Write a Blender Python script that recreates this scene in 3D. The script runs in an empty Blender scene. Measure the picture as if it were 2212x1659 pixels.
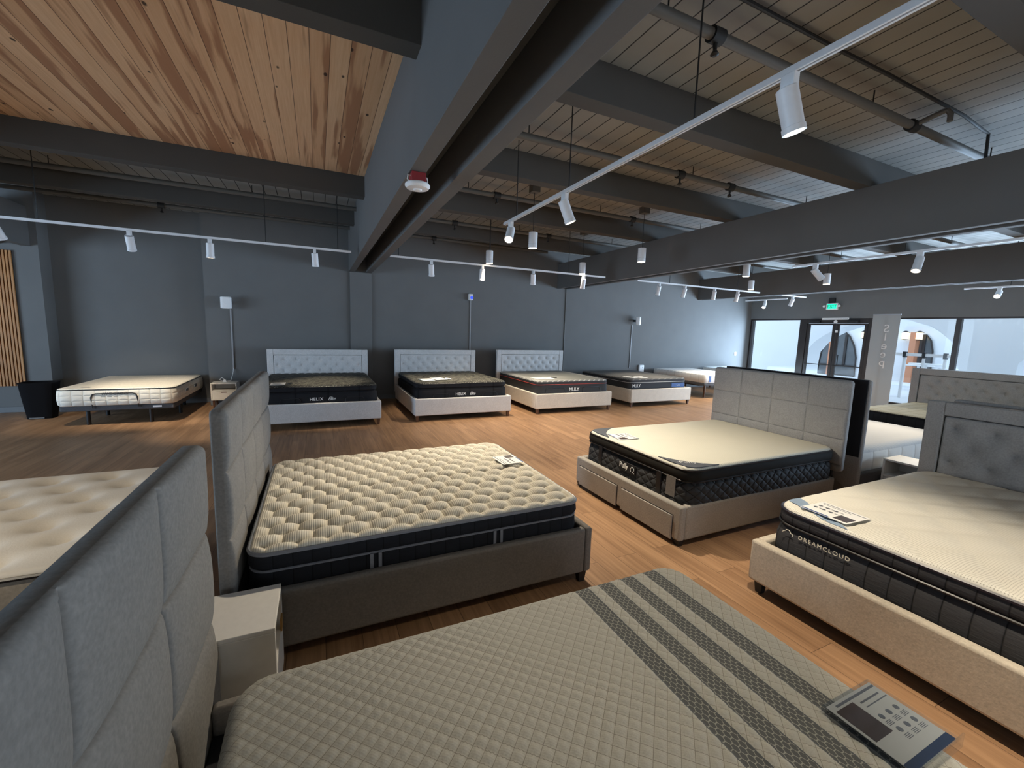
import bpy, bmesh, math, random
import numpy as np
from mathutils import Matrix, Vector
S = bpy.context.scene
C = S.collection
PI = math.pi
random.seed(7)
rng = np.random.default_rng(11)

# ------------------------------------------------------------------ camera
EYE = 1.74
yaw, pit, rol = 0.43570989, -0.12684847, 0.03104919
fw = Vector((math.sin(yaw)*math.cos(pit), math.cos(yaw)*math.cos(pit), math.sin(pit)))
r0 = Vector((math.cos(yaw), -math.sin(yaw), 0)); u0 = r0.cross(fw)
rt = r0*math.cos(rol)+u0*math.sin(rol); up = u0*math.cos(rol)-r0*math.sin(rol)
cam = bpy.data.objects.new('camera', bpy.data.cameras.new('camera')); C.objects.link(cam)
cam.data.sensor_width = 36; cam.data.lens = 905.757/2212*36
cam.data.clip_start = 0.02; cam.data.clip_end = 200
mw = Matrix.Identity(4)
for i in range(3):
    mw[i][0] = rt[i]; mw[i][1] = up[i]; mw[i][2] = -fw[i]
mw[0][3], mw[1][3], mw[2][3] = 0, 0, EYE
cam.matrix_world = mw
S.camera = cam
# ------------------------------------------------------------------ look
S.view_settings.view_transform = 'Standard'; S.view_settings.look = 'None'
S.view_settings.gamma = 1; S.view_settings.use_curve_mapping = False
S.view_settings.exposure = 0.6
S.cycles.use_denoising = True
S.cycles.max_bounces = 7; S.cycles.diffuse_bounces = 4; S.cycles.glossy_bounces = 3
S.cycles.transparent_max_bounces = 8
S.cycles.sample_clamp_indirect = 4; S.cycles.caustics_reflective = False; S.cycles.caustics_refractive = False
# ------------------------------------------------------------------ sky, daylight and added rear fill
w = bpy.data.worlds.new('sky'); S.world = w; w.use_nodes = True
bg = w.node_tree.nodes['Background']; bg.inputs[0].default_value = (0.66, 0.82, 1, 1); bg.inputs[1].default_value = 1.35
def area(name, loc, look, sx, sy, power, col, spread=PI):
    L = bpy.data.lights.new(name, 'AREA'); L.shape = 'RECTANGLE'; L.size = sx; L.size_y = sy
    L.energy = power; L.color = col; L.spread = spread
    o = bpy.data.objects.new(name, L); C.objects.link(o); o.location = loc
    o.rotation_euler = Vector(look).to_track_quat('-Z', 'Y').to_euler()
    return o
DAY = (0.54, 0.75, 1.0)
area('shopfront_daylight', (14.22, 2.6, 1.25), (-1, 0, 0), 15.2, 2.2, 1250, DAY)
area('side_window_daylight', (-8.9, 5.0, 1.4), (1, 0, 0), 6.0, 2.2, 340, DAY)
area('rear_fill_light', (2.0, -6.4, 1.6), (0, 1, 0), 9.0, 2.4, 70, (1.0, 0.95, 0.88))  # unseen fill behind the camera, added to lift the ambient level

# ------------------------------------------------------------------ node helpers
class NT:
    def __init__(s, name):
        s.m = bpy.data.materials.new(name); s.m.use_nodes = True
        s.t = s.m.node_tree; s.b = s.t.nodes['Principled BSDF']; s.out = s.t.nodes['Material Output']
    def n(s, typ, ins=None, **kw):
        x = s.t.nodes.new(typ)
        for k, v in kw.items(): setattr(x, k, v)
        for k, v in (ins or {}).items(): s.set(x.inputs[k], v)
        return x
    def set(s, sock, v):
        if isinstance(v, bpy.types.NodeSocket): s.t.links.new(v, sock)
        elif isinstance(v, tuple) and len(v) == 3 and sock.type == 'RGBA': sock.default_value = (*v, 1)
        else: sock.default_value = v
    def math(s, op, a, b=None, c=None):
        x = s.t.nodes.new('ShaderNodeMath'); x.operation = op
        for i, v in enumerate((a, b, c)):
            if v is not None: s.set(x.inputs[i], v)
        return x.outputs[0]
    def sep(s, vec):
        x = s.n('ShaderNodeSeparateXYZ', {0: vec}); return x.outputs
    def comb(s, x=0.0, y=0.0, z=0.0):
        return s.n('ShaderNodeCombineXYZ', {0: x, 1: y, 2: z}).outputs[0]
    def coord(s, which='Object'):
        return s.n('ShaderNodeTexCoord').outputs[which]
    def pos(s):
        return s.n('ShaderNodeNewGeometry').outputs['Position']
    def noise(s, vec, scale, detail=3, rough=.5):
        return s.n('ShaderNodeTexNoise', {'Vector': vec, 'Scale': scale, 'Detail': detail, 'Roughness': rough}).outputs['Fac']
    def mix(s, f, a, b, mode='MIX'):
        x = s.t.nodes.new('ShaderNodeMix'); x.data_type = 'RGBA'; x.blend_type = mode
        s.set(x.inputs[0], f); s.set(x.inputs[6], a); s.set(x.inputs[7], b)
        return x.outputs[2]
    def ramp(s, f, lo, hi):
        return s.n('ShaderNodeMapRange', {0: f, 1: lo, 2: hi}).outputs[0]
    def bump(s, h, strength=.3, dist=.01):
        s.set(s.b.inputs['Normal'], s.n('ShaderNodeBump', {'Height': h, 'Strength': strength, 'Distance': dist}).outputs[0])
    def fin(s, col=None, rough=.8, spec=.3, metal=0):
        if col is not None: s.set(s.b.inputs['Base Color'], col)
        s.set(s.b.inputs['Roughness'], rough); s.b.inputs['Specular IOR Level'].default_value = spec
        s.b.inputs['Metallic'].default_value = metal
        return s.m

def plain(name, col, rough=.6, spec=.4, metal=0, var=.06, scale=30):
    t = NT(name); f = t.noise(t.coord(), scale, 3)
    return t.fin(t.mix(t.math('MULTIPLY', f, 1.0), tuple(c*(1-var) for c in col), tuple(min(1, c*(1+var)) for c in col)), rough, spec, metal)
def fabric(name, col, weave=.004, strength=.25, var=.14):
    t = NT(name); p = t.coord()
    a = t.noise(p, 1/weave*.35, 2); b = t.noise(p, 9, 2)
    f = t.math('ADD', t.math('MULTIPLY', a, .75), t.math('MULTIPLY', b, .25))
    f = t.ramp(f, .3, .7)
    t.bump(a, strength, .003)
    return t.fin(t.mix(f, tuple(c*(1-var) for c in col), tuple(min(1, c*(1+var)) for c in col)), .92, .15)
def glow(name, col, strength):
    t = NT(name); e = t.n('ShaderNodeEmission', {0: col, 1: strength})
    t.t.links.new(e.outputs[0], t.out.inputs[0]); return t.m

M = {}
def wallpaint(name, col):
    t = NT(name); p = t.pos(); f = t.noise(p, 2.2, 4); g = t.noise(p, 90, 2)
    t.bump(g, .12, .004)
    return t.fin(t.mix(f, tuple(c*.92 for c in col), tuple(c*1.08 for c in col)), .82, .22)
M['wall'] = wallpaint('charcoal_wall_paint', (.150, .150, .147))
M['beam'] = wallpaint('charcoal_beam_paint', (.128, .125, .121))
M['rafter'] = wallpaint('charcoal_rafter_paint', (.085, .082, .077))
M['black'] = plain('black_matte', (.012, .012, .013), .7)
M['blackmetal'] = plain('black_metal', (.016, .016, .017), .45)
M['white'] = plain('white_plastic', (.8, .8, .8), .4)
M['whitelam'] = plain('white_laminate', (.74, .71, .66), .5)
M['track'] = plain('white_track_metal', (.72, .72, .73), .45)
M['pipe'] = plain('grey_painted_pipe', (.11, .105, .095), .55)
M['wire'] = plain('dark_cable', (.02, .02, .02), .6)
M['leg'] = plain('walnut_leg', (.10, .045, .022), .45)
M['legblack'] = plain('black_leg', (.013, .012, .012), .5)
M['red'] = plain('red_box', (.25, .015, .02), .5)
M['lens'] = glow('warm_lamp_lens', (1, .80, .52), 14)
M['lensoff'] = plain('unlit_lens', (.6, .6, .58), .3)
M['bronze'] = plain('dark_bronze_metal', (.035, .028, .026), .4, .5, .3)
M['alu'] = plain('aluminium', (.45, .46, .48), .35, .5, .6)
M['bead'] = plain('grey_baseboard', (.15, .155, .16), .6)
M['fab'] = fabric('grey_linen', (.34, .335, .33))
M['fabhead'] = fabric('grey_linen_dimmed', (.225, .212, .195))  # grey linen darkened and warmed to offset the blue window light
M['fabdark'] = fabric('grey_brown_linen', (.21, .195, .18))
M['fablight'] = fabric('pale_grey_linen', (.56, .55, .545))
M['fabwhite'] = fabric('oatmeal_linen', (.62, .57, .50))
M['fabbeige'] = fabric('beige_linen', (.50, .44, .36))
M['fabstor'] = fabric('taupe_linen', (.36, .335, .30))
M['dust'] = plain('black_dust_cloth', (.014, .014, .017), .85)
M['paper'] = plain('paper', (.82, .81, .79), .6, var=.02)
M['paperdim'] = plain('dimmed_white_paper', (.42, .42, .40), .6, var=.02)  # white sheet darkened in colour to stand in for its dim lighting
M['ink'] = plain('grey_ink', (.10, .11, .13), .6)
M['inkblue'] = plain('blue_ink', (.035, .085, .24), .6)
M['photo'] = plain('printed_photo', (.05, .035, .033), .5, var=.5, scale=14)
M['thread'] = plain('white_thread', (.78, .78, .76), .7)
M['threadgold'] = plain('pale_gold_thread', (.75, .70, .58), .5)

def m_floor():
    t = NT('oak_vinyl_planks'); p = t.pos(); x, y, z = t.sep(p)
    v = t.comb(y, x, 0.0)
    br = t.n('ShaderNodeTexBrick', {'Vector': v, 'Color1': (0., 0., 0.), 'Color2': (1., 1., 1.), 'Mortar': (.5, .5, .5), 'Scale': 1.0,
             'Mortar Size': .0016, 'Mortar Smooth': .1, 'Bias': 0.0, 'Brick Width': 1.22, 'Row Height': .19}, offset=.37, offset_frequency=2)
    rnd = t.sep(br.outputs['Color'])[0]
    off = t.math('MULTIPLY', rnd, 37.0)
    g1 = t.noise(t.comb(t.math('ADD', t.math('MULTIPLY', x, 34), off), t.math('MULTIPLY', y, 1.3), off), 1.0, 5, .6)
    g2 = t.noise(t.comb(t.math('ADD', t.math('MULTIPLY', x, 7), off), t.math('MULTIPLY', y, .6), off), 1.0, 3, .5)
    f = t.math('ADD', t.math('MULTIPLY', t.ramp(g1, .3, .7), .55), t.math('MULTIPLY', t.ramp(g2, .3, .7), .45))
    c = t.mix(f, (.155, .078, .039), (.50, .30, .165))
    c = t.mix(t.math('MULTIPLY', rnd, .34), c, (.25, .14, .075))
    c = t.mix(t.math('MULTIPLY', br.outputs['Fac'], .8), c, (.05, .025, .012))
    t.bump(t.math('SUBTRACT', t.math('MULTIPLY', g1, .25), br.outputs['Fac']), .15, .003)
    return t.fin(c, t.math('ADD', .36, t.math('MULTIPLY', g1, .12)), .42)
M['floor'] = m_floor()

def plank_coords(t, pitch):
    x, y, z = t.sep(t.pos())
    u = t.math('DIVIDE', x, pitch); i = t.math('FLOOR', u); fr = t.math('SUBTRACT', u, i)
    d = t.math('MINIMUM', fr, t.math('SUBTRACT', 1.0, fr))
    d = t.math('MULTIPLY', d, pitch)
    r = t.n('ShaderNodeTexWhiteNoise', {'W': i}, noise_dimensions='1D').outputs['Value']
    return x, y, i, fr, d, r
def m_deck():
    t = NT('painted_ceiling_planks'); x, y, i, fr, d, r = plank_coords(t, .186)
    groove = t.ramp(d, .003, .0075)
    n = t.noise(t.pos(), 5, 4)
    c = t.mix(t.math('ADD', t.math('MULTIPLY', n, .6), t.math('MULTIPLY', r, .4)), (.245, .248, .238), (.32, .324, .31))
    c = t.mix(groove, (.02, .02, .02), c)
    t.bump(groove, .6, .006)
    return t.fin(c, .8, .25)
M['deck'] = m_deck()
def m_wood():
    t = NT('knotty_pine_boards'); x, y, i, fr, d, r = plank_coords(t, .150)
    off = t.math('MULTIPLY', i, 13.7)
    n1 = t.noise(t.comb(t.math('ADD', t.math('MULTIPLY', x, 9), off), t.math('MULTIPLY', y, .55), off), 1.0, 3, .5)
    n2 = t.noise(t.comb(t.math('ADD', t.math('MULTIPLY', x, 60), off), t.math('MULTIPLY', y, 2.0), off), 1.0, 4, .6)
    band = t.ramp(t.math('ADD', n1, t.math('MULTIPLY', r, .16)), .585, .66)
    c = t.mix(t.ramp(n2, .3, .72), (.84, .58, .36), (.72, .45, .25))
    c = t.mix(t.math('MULTIPLY', r, .55), c, (.58, .32, .165))
    c = t.mix(t.math('MULTIPLY', band, .8), c, (.36, .165, .085))
    vo = t.n('ShaderNodeTexVoronoi', {'Vector': t.comb(t.math('ADD', t.math('MULTIPLY', x, 7), off), t.math('MULTIPLY', y, 3.6), off), 'Scale': 1.0})
    k = t.math('MULTIPLY', t.ramp(vo.outputs['Distance'], .125, .085), t.math('GREATER_THAN', t.sep(vo.outputs['Color'])[0], .52))
    c = t.mix(t.math('MULTIPLY', k, .92), c, (.035, .018, .012))
    c = t.mix(t.ramp(d, .001, .0035), (.09, .04, .02), c)
    return t.fin(c, .62, .3)
M['pine'] = m_wood()
def m_slat():
    t = NT('oak_slat'); x, y, z = t.sep(t.pos())
    n = t.noise(t.comb(t.math('MULTIPLY', x, 50), y, t.math('MULTIPLY', z, 2)), 1.0, 4)
    return t.fin(t.mix(t.ramp(n, .3, .7), (.34, .145, .045), (.50, .235, .08)), .5, .35)
M['slat'] = m_slat()
def both_sides(t, ior):
    b = t.n('ShaderNodeNewGeometry').outputs['Backfacing']
    return t.math('ADD', ior, t.math('MULTIPLY', b, 1/ior-ior))
def m_glass():
    t = NT('window_glass')
    g = t.n('ShaderNodeBsdfGlossy', {'Roughness': .02}); tr = t.n('ShaderNodeBsdfTransparent', {0: (.96, .98, .99)})
    fr = t.n('ShaderNodeFresnel', {0: both_sides(t, 1.45)}); mx = t.n('ShaderNodeMixShader', {0: fr.outputs[0], 1: tr.outputs[0], 2: g.outputs[0]})
    t.t.links.new(mx.outputs[0], t.out.inputs[0]); return t.m
M['glass'] = m_glass()
def m_acrylic():
    t = NT('clear_acrylic')
    g = t.n('ShaderNodeBsdfGlossy', {'Roughness': .06}); tr = t.n('ShaderNodeBsdfTransparent', {0: (.93, .95, .97)})
    fr = t.n('ShaderNodeFresnel', {0: both_sides(t, 1.45)}); mx = t.n('ShaderNodeMixShader', {0: fr.outputs[0], 1: tr.outputs[0], 2: g.outputs[0]})
    t.t.links.new(mx.outputs[0], t.out.inputs[0]); return t.m
M['acrylic'] = m_acrylic()

# ------------------------------------------------------------------ mesh builder
class MB:
    def __init__(s): s.v = []; s.f = []; s.uv = []; s.mi = []; s.cur = 0
    def add(s, vs, fs):
        o = len(s.v); s.v += [tuple(map(float, p)) for p in vs]
        for f in fs: s.f.append([i+o for i in f]); s.mi.append(s.cur)
    def box(s, x0, y0, z0, x1, y1, z1):
        s.add([(x0,y0,z0),(x1,y0,z0),(x1,y1,z0),(x0,y1,z0),(x0,y0,z1),(x1,y0,z1),(x1,y1,z1),(x0,y1,z1)],
              [(3,2,1,0),(4,5,6,7),(0,1,5,4),(1,2,6,5),(2,3,7,6),(3,0,4,7)]); return s
    def taper(s, cx, cy, z0, z1, a0, a1):
        s.add([(cx-a0,cy-a0,z0),(cx+a0,cy-a0,z0),(cx+a0,cy+a0,z0),(cx-a0,cy+a0,z0),(cx-a1,cy-a1,z1),(cx+a1,cy-a1,z1),(cx+a1,cy+a1,z1),(cx-a1,cy+a1,z1)],
              [(3,2,1,0),(4,5,6,7),(0,1,5,4),(1,2,6,5),(2,3,7,6),(3,0,4,7)]); return s
    def grid(s, P):
        P = np.asarray(P); a, b = P.shape[:2]
        s.add(P.reshape(-1, 3), [(i*b+j, (i+1)*b+j, (i+1)*b+j+1, i*b+j+1) for i in range(a-1) for j in range(b-1)]); return s
    def loft(s, rings, cap0=True, cap1=True):
        n = len(rings[0]); vs = [p for r in rings for p in r]; fs = []
        for k in range(len(rings)-1):
            for i in range(n):
                j = (i+1) % n; fs.append((k*n+i, k*n+j, (k+1)*n+j, (k+1)*n+i))
        if cap0: fs.append(tuple(range(n-1, -1, -1)))
        if cap1: fs.append(tuple(range((len(rings)-1)*n, len(rings)*n)))
        s.add(vs, fs); return s
    def tube(s, pts, r, n=8, closed=False):
        pts = [Vector(p) for p in pts]; m = len(pts); rings = []; pu = None
        for i, p in enumerate(pts):
            d = (pts[(i+1) % m]-pts[i-1]) if closed else (pts[min(i+1, m-1)]-pts[max(i-1, 0)])
            d.normalize()
            if pu is None: pu = d.orthogonal().normalized()
            pu = (pu-d*pu.dot(d)).normalized(); q = d.cross(pu)
            rings.append([p+(pu*math.cos(2*PI*k/n)+q*math.sin(2*PI*k/n))*r for k in range(n)])
        if closed:
            vs = [p for r_ in rings for p in r_]
            s.add(vs, [(k*n+i, k*n+(i+1) % n, ((k+1) % m)*n+(i+1) % n, ((k+1) % m)*n+i) for k in range(m) for i in range(n)])
        else: s.loft(rings)
        return s
    def lathe(s, c, prof, n=24, axis=(0,0,1)):
        a = Vector(axis).normalized(); u = a.orthogonal().normalized(); q = a.cross(u); c = Vector(c)
        s.loft([[c+a*h+(u*math.cos(2*PI*k/n)+q*math.sin(2*PI*k/n))*r for k in range(n)] for r, h in prof]); return s
    def poly(s, pts, z0, z1):
        n = len(pts)
        s.add([(x,y,z0) for x,y in pts]+[(x,y,z1) for x,y in pts], [tuple(range(n-1,-1,-1)), tuple(range(n,2*n))]+[(i,(i+1)%n,n+(i+1)%n,n+i) for i in range(n)]); return s
    def xf(s, mat, start=0):
        for i in range(start, len(s.v)): s.v[i] = tuple(mat @ Vector(s.v[i]))
        return s
    def build(s, name, mat, parent=None, angle=35, bevel=0, loc=None, uv=None):
        me = bpy.data.meshes.new(name); me.from_pydata(s.v, [], s.f); me.update()
        mats = mat if isinstance(mat, (list, tuple)) else [mat]
        for m_ in mats: me.materials.append(m_)
        if len(mats) > 1: me.polygons.foreach_set('material_index', s.mi)
        bm = bmesh.new(); bm.from_mesh(me); bmesh.ops.recalc_face_normals(bm, faces=bm.faces); bm.to_mesh(me); bm.free()
        me.polygons.foreach_set('use_smooth', [True]*len(me.polygons))
        me.set_sharp_from_angle(angle=math.radians(angle))
        if uv is not None:
            l = me.uv_layers.new(name='UVMap'); idx = np.empty(len(me.loops), dtype=np.int32); me.loops.foreach_get('vertex_index', idx)
            l.data.foreach_set('uv', np.asarray(uv, dtype=np.float32)[idx].ravel())
        o = bpy.data.objects.new(name, me); C.objects.link(o)
        if parent: o.parent = parent
        if loc: o.location = loc
        if bevel:
            b = o.modifiers.new('bevel', 'BEVEL'); b.width = bevel; b.segments = 3; b.limit_method = 'ANGLE'; b.angle_limit = math.radians(40)
        return o

def tag(o, label, cat, group=None, kind=None):
    o['label'] = label; o['category'] = cat
    if group: o['group'] = group
    if kind: o['kind'] = kind
    return o
def thing(name, label, cat, loc=(0,0,0), rz=0, group=None):
    o = bpy.data.objects.new(name, None); C.objects.link(o); o.location = loc; o.rotation_euler = (0,0,rz); o.empty_display_size = .1
    return tag(o, label, cat, group)
def struct(o, label=None, cat=None):
    o['kind'] = 'structure'
    if label: o['label'] = label
    if cat: o['category'] = cat
    return o
def part(o, label): o['label'] = label; return o
def copy_tree(o, parent=None):
    c = o.copy(); C.objects.link(c); c.parent = parent
    for ch in list(o.children): copy_tree(ch, c)
    return c
def bx(name, mat, x0, y0, z0, x1, y1, z1, parent=None, bevel=0):
    return MB().box(x0,y0,z0,x1,y1,z1).build(name, mat, parent, bevel=bevel)
def text(name, body, size, mat, parent, origin, xdir, updir, extrude=.0012, shear=0, space=1.0, align='LEFT', mirror=False, bold=0, width=None):
    cu = bpy.data.curves.new(name, 'FONT'); cu.body = body; cu.size = size; cu.extrude = extrude; cu.shear = shear
    cu.space_character = space; cu.align_x = align; cu.resolution_u = 3; cu.offset = bold
    o = bpy.data.objects.new(name, cu); C.objects.link(o)
    bpy.context.view_layer.update()
    me = bpy.data.meshes.new_from_object(o.evaluated_get(bpy.context.evaluated_depsgraph_get()))
    bpy.data.objects.remove(o); bpy.data.curves.remove(cu)
    if width:
        xs = [v.co.x for v in me.vertices]; k = width/(max(xs)-min(xs)); me.transform(Matrix.Diagonal((k, k, 1, 1)))
    X = Vector(xdir).normalized(); U = Vector(updir).normalized(); N = X.cross(U)
    if mirror: X = -X
    mt = Matrix.Identity(4)
    for i in range(3): mt[i][0] = X[i]; mt[i][1] = U[i]; mt[i][2] = N[i]; mt[i][3] = origin[i]
    me.transform(mt); me.materials.clear(); me.materials.append(mat); me.name = name
    r = bpy.data.objects.new(name, me); C.objects.link(r); r.parent = parent
    return r

# ------------------------------------------------------------------ room shell
YW, XW, YB, XL = 10.44, 14.40, -6.6, -9.2
ZB, ZR, ZD = 2.95, 3.62, 3.93      # beam underside, rafter underside, ceiling deck
struct(bx('floor', M['floor'], XL-.2, YB-.2, -.12, XW, 11.2, 0), 'brown oak plank floor running towards the back wall', 'floor')
struct(bx('wall_back', M['wall'], -2.05, YW, 0, XW+.3, 11.25, 4.1), 'charcoal back wall behind the row of beds', 'wall')
struct(bx('wall_recess', M['wall'], -4.45, 10.86, 0, -2.05, 11.25, 4.1), 'recessed charcoal wall behind the white bed on black legs', 'wall')
struct(bx('wall_pier', M['wall'], XL-.2, 10.5, 0, -4.45, 11.25, 4.1), 'charcoal wall pier carrying the wooden slats', 'wall')
mb = MB().box(XL-.2, YB-.2, 0, XL, 2, 4.1).box(XL-.2, 8, 0, XL, 10.5, 4.1).box(XL-.2, 2, 2.5, XL, 8, 4.1).box(XL-.2, 2, 0, XL, 8, .3)
struct(mb.build('wall_left', M['wall']))
mb = MB().box(XL-.2, YB-.2, 0, -2.5, YB, 4.1).box(6.5, YB-.2, 0, XW+.3, YB, 4.1).box(-2.5, YB-.2, 2.8, 6.5, YB, 4.1).box(-2.5, YB-.2, 0, 6.5, YB, .4)
struct(mb.build('wall_rear', M['wall']))
struct(bx('wall_shopfront', M['wall'], XW, YB, 2.41, XW+.3, YW, 4.1), 'charcoal wall band above the shopfront glazing', 'wall')
struct(bx('ceiling', M['deck'], XL-.2, YB-.2, ZD, XW+.3, 11.25, 4.1), 'grey painted plank ceiling between the rafters', 'ceiling')
struct(bx('ceiling_pine', M['pine'], -3.95, 3.26, ZD-.03, .684, 6.79, ZD-.002), 'bare knotty pine ceiling boards', 'ceiling')
# double beams running to the back wall
def dbeam(x0, name, lab):
    o = MB().box(x0, YB, ZB, x0+.125, YW, ZD).box(x0+.365, YB, ZB, x0+.49, YW, ZD).box(x0+.125, YB, ZB+.30, x0+.365, YW, ZD).build(name, M['beam'], bevel=.004)
    return struct(o, lab, 'beam')
dbeam(.685, 'ceiling_beam_left', 'charcoal double beam carrying the white smoke detector')
struct(MB().box(6.17, YB, ZB, 6.26, YW, ZR).box(6.44, YB, ZB, 6.54, YW, ZR).box(6.265, YB, ZB+.3, 6.435, YW, ZR).build('ceiling_beam_middle', M['beam'], bevel=.004), 'charcoal double beam across the middle of the shop', 'beam')
struct(MB().box(11.66, YB, ZB, 11.72, YW, ZR).box(11.84, YB, ZB, 11.90, YW, ZR).box(11.725, YB, ZB+.3, 11.835, YW, ZR).build('ceiling_beam_right', M['beam'], bevel=.004), 'charcoal double beam nearest the shopfront', 'beam')
struct(MB().box(-5.05, YB, ZB, -4.93, 10.5, ZR).box(-4.67, YB, ZB, -4.55, 10.5, ZR).box(-4.92, YB, ZB+.3, -4.68, 10.5, ZR).build('ceiling_beam_far_left', M['beam'], bevel=.004), 'charcoal double beam above the wooden slats', 'beam')
# rafters across the room
for y, lo in ((-4.6, 0), (-2.7, 0), (-.75, 0), (1.17, 0), (3.08, 0), (4.95, 1), (6.80, 0), (8.70, 0)):
    mb = MB()
    if lo: mb.box(-9.2, y, ZR, -4.0, y+.17, ZD).box(.69, y, ZR, XW, y+.17, ZD)
    else: mb.box(-9.2, y, ZR, XW, y+.17, ZD)
    struct(mb.build('ceiling_beam_cross', M['rafter'], bevel=.004))
bx_ = struct(bx('trim_1', M['wall'], .70, YW-.05, 0, 1.17, YW, ZB, bevel=.006), 'flat charcoal pilaster below the double beam', 'trim')
struct(MB().tube([(6.47, YW-.012, 0), (6.47, YW-.012, ZB)], .014).build('trim_2', M['pipe']), 'thin vertical trim strip on the back wall', 'trim')
struct(MB().box(-2.05, YW-.015, 0, XW, YW, .10).build('baseboard_back', M['bead'], bevel=.003))
struct(MB().box(XL, 10.485, 0, -4.45, 10.5, .10).build('baseboard_pier', M['bead'], bevel=.003))
struct(MB().box(-4.45, 10.845, 0, -2.05, 10.86, .10).build('baseboard_recess', M['bead'], bevel=.003))

# ------------------------------------------------------------------ shopfront glazing and door
def window(n, y0, y1, z0, z1, lab):
    f = .05
    r = struct(MB().box(XW+.02, y0, z0, XW+.12, y0+f, z1).box(XW+.02, y1-f, z0, XW+.12, y1, z1).box(XW+.02, y0+f, z0, XW+.12, y1-f, z0+.09).box(XW+.02, y0+f, z1-.04, XW+.12, y1-f, z1)
               .build('window_%d' % n, M['bronze']), lab, 'window')
    bx('pane', M['glass'], XW+.06, y0+f, z0+.09, XW+.068, y1-f, z1-.04, r)
    return r
window(1, 8.64, YW-.01, 0, 2.41, 'shopfront window pane beside the back wall corner')
window(2, 4.90, 6.69, 0, 2.41, 'shopfront window pane behind the white banner')
window(3, 1.6, 4.90, 0, 2.41, 'wide shopfront window pane looking out on the plain white wall')
window(4, -1.8, 1.6, 0, 2.41, 'shopfront window pane further along'); window(5, YB, -1.8, 0, 2.41, 'last shopfront window pane')
for nm, (a, b) in (('window_6', (2, 8)),):
    r = struct(MB().box(XL-.15, a, .3, XL-.05, a+.05, 2.5).box(XL-.15, b-.05, .3, XL-.05, b, 2.5).build(nm, M['bronze'])); bx('pane', M['glass'], XL-.12, a+.05, .3, XL-.11, b-.05, 2.5, r)
r = struct(MB().box(-2.5, YB-.15, .4, -2.45, YB-.05, 2.8).box(6.45, YB-.15, .4, 6.5, YB-.05, 2.8).build('window_7', M['bronze'])); bx('pane', M['glass'], -2.45, YB-.12, .4, 6.45, YB-.11, 2.8, r)
d = struct(MB().box(XW+.0, 8.46, 0, XW+.12, 8.64, 2.41).box(XW+.0, 6.69, 0, XW+.12, 6.78, 2.41).box(XW, 6.78, 2.27, XW+.12, 8.46, 2.41).build('door_1', M['bronze'], bevel=.006), 'glazed double entrance door in dark bronze frames', 'door')
for y0, y1 in ((7.63, 8.45), (6.79, 7.61)):
    lf = MB().box(XW+.02, y0, .02, XW+.08, y0+.08, 2.26).box(XW+.02, y1-.08, .02, XW+.08, y1, 2.26).box(XW+.02, y0+.08, .02, XW+.08, y1-.08, .25).box(XW+.02, y0+.08, 2.21, XW+.08, y1-.08, 2.26).build('door_leaf', M['bronze'], d, bevel=.004)
    bx('pane', M['glass'], XW+.045, y0+.08, .25, XW+.053, y1-.08, 2.21, lf)
    MB().tube([(XW-.02, y0+.05, .98), (XW-.02, y1-.05, .98)], .013).build('push_bar', M['blackmetal'], lf)
MB().tube([(XW+.14, 7.56, .95), (XW+.20, 7.56, .95), (XW+.20, 7.56, 1.30), (XW+.14, 7.56, 1.30)], .012).build('pull_handle', M['blackmetal'], d)
MB().box(XW-.03, 7.55, 1.98, XW+.02, 7.60, 2.05).build('door_lock', M['white'], d)
MB().lathe((XW-.005, 7.63, 2.31), [(.05, -.01), (.05, .01)], 16, (1,0,0)).build('door_sticker', M['white'], d)
for y in (7.0, 8.05): MB().box(XW-.07, y, 2.28, XW, y+.3, 2.35).build('door_closer', M['black'], d, bevel=.006)
sg = bx('door_sign', M['paper'], XW-.012, 7.28, 2.37, XW-.004, 8.02, 2.43); tag(sg, 'narrow white notice strip above the entrance door', 'sign')
mb = MB()
for k in range(24): mb.box(XW-.0135, 7.31+k*.028, 2.392, XW-.0122, 7.31+k*.028+.018, 2.408)
mb.build('lettering', M['ink'], sg)
# exit sign
ex = thing('exit_sign', 'green glowing exit sign with twin lamps above the door', 'sign', (XW-.05, 7.75, 2.70))
bx('housing', M['white'], -.03, -.16, -.03, .03, .16, .17, ex, .008)
gl = NT('exit_green'); e = gl.n('ShaderNodeEmission', {0: (.02, .85, .42), 1: 1.3}); gl.t.links.new(e.outputs[0], gl.out.inputs[0])
bx('sign_face', gl.m, -.034, -.125, 0, -.031, .125, .145, ex)
text('lettering', 'EXIT', .13, plain('dark_green_letter', (.005, .09, .04)), ex, (-.0355, 0, .028), (0,-1,0), (0,0,1), align='CENTER')
for sy in (-1, 1): MB().lathe((-.03, sy*.21, .08), [(.02, .03), (.034, -.02), (.034, -.03)], 14, (1,0,0)).build('lamp_head', M['white'], ex)
MB().tube([(-.01, -.2, .1), (-.01, .2, .1)], .008).build('lamp_arm', M['white'], ex)
bx('mounting_plate', M['black'], .0, -.05, .15, .045, .12, .33, ex)

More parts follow.
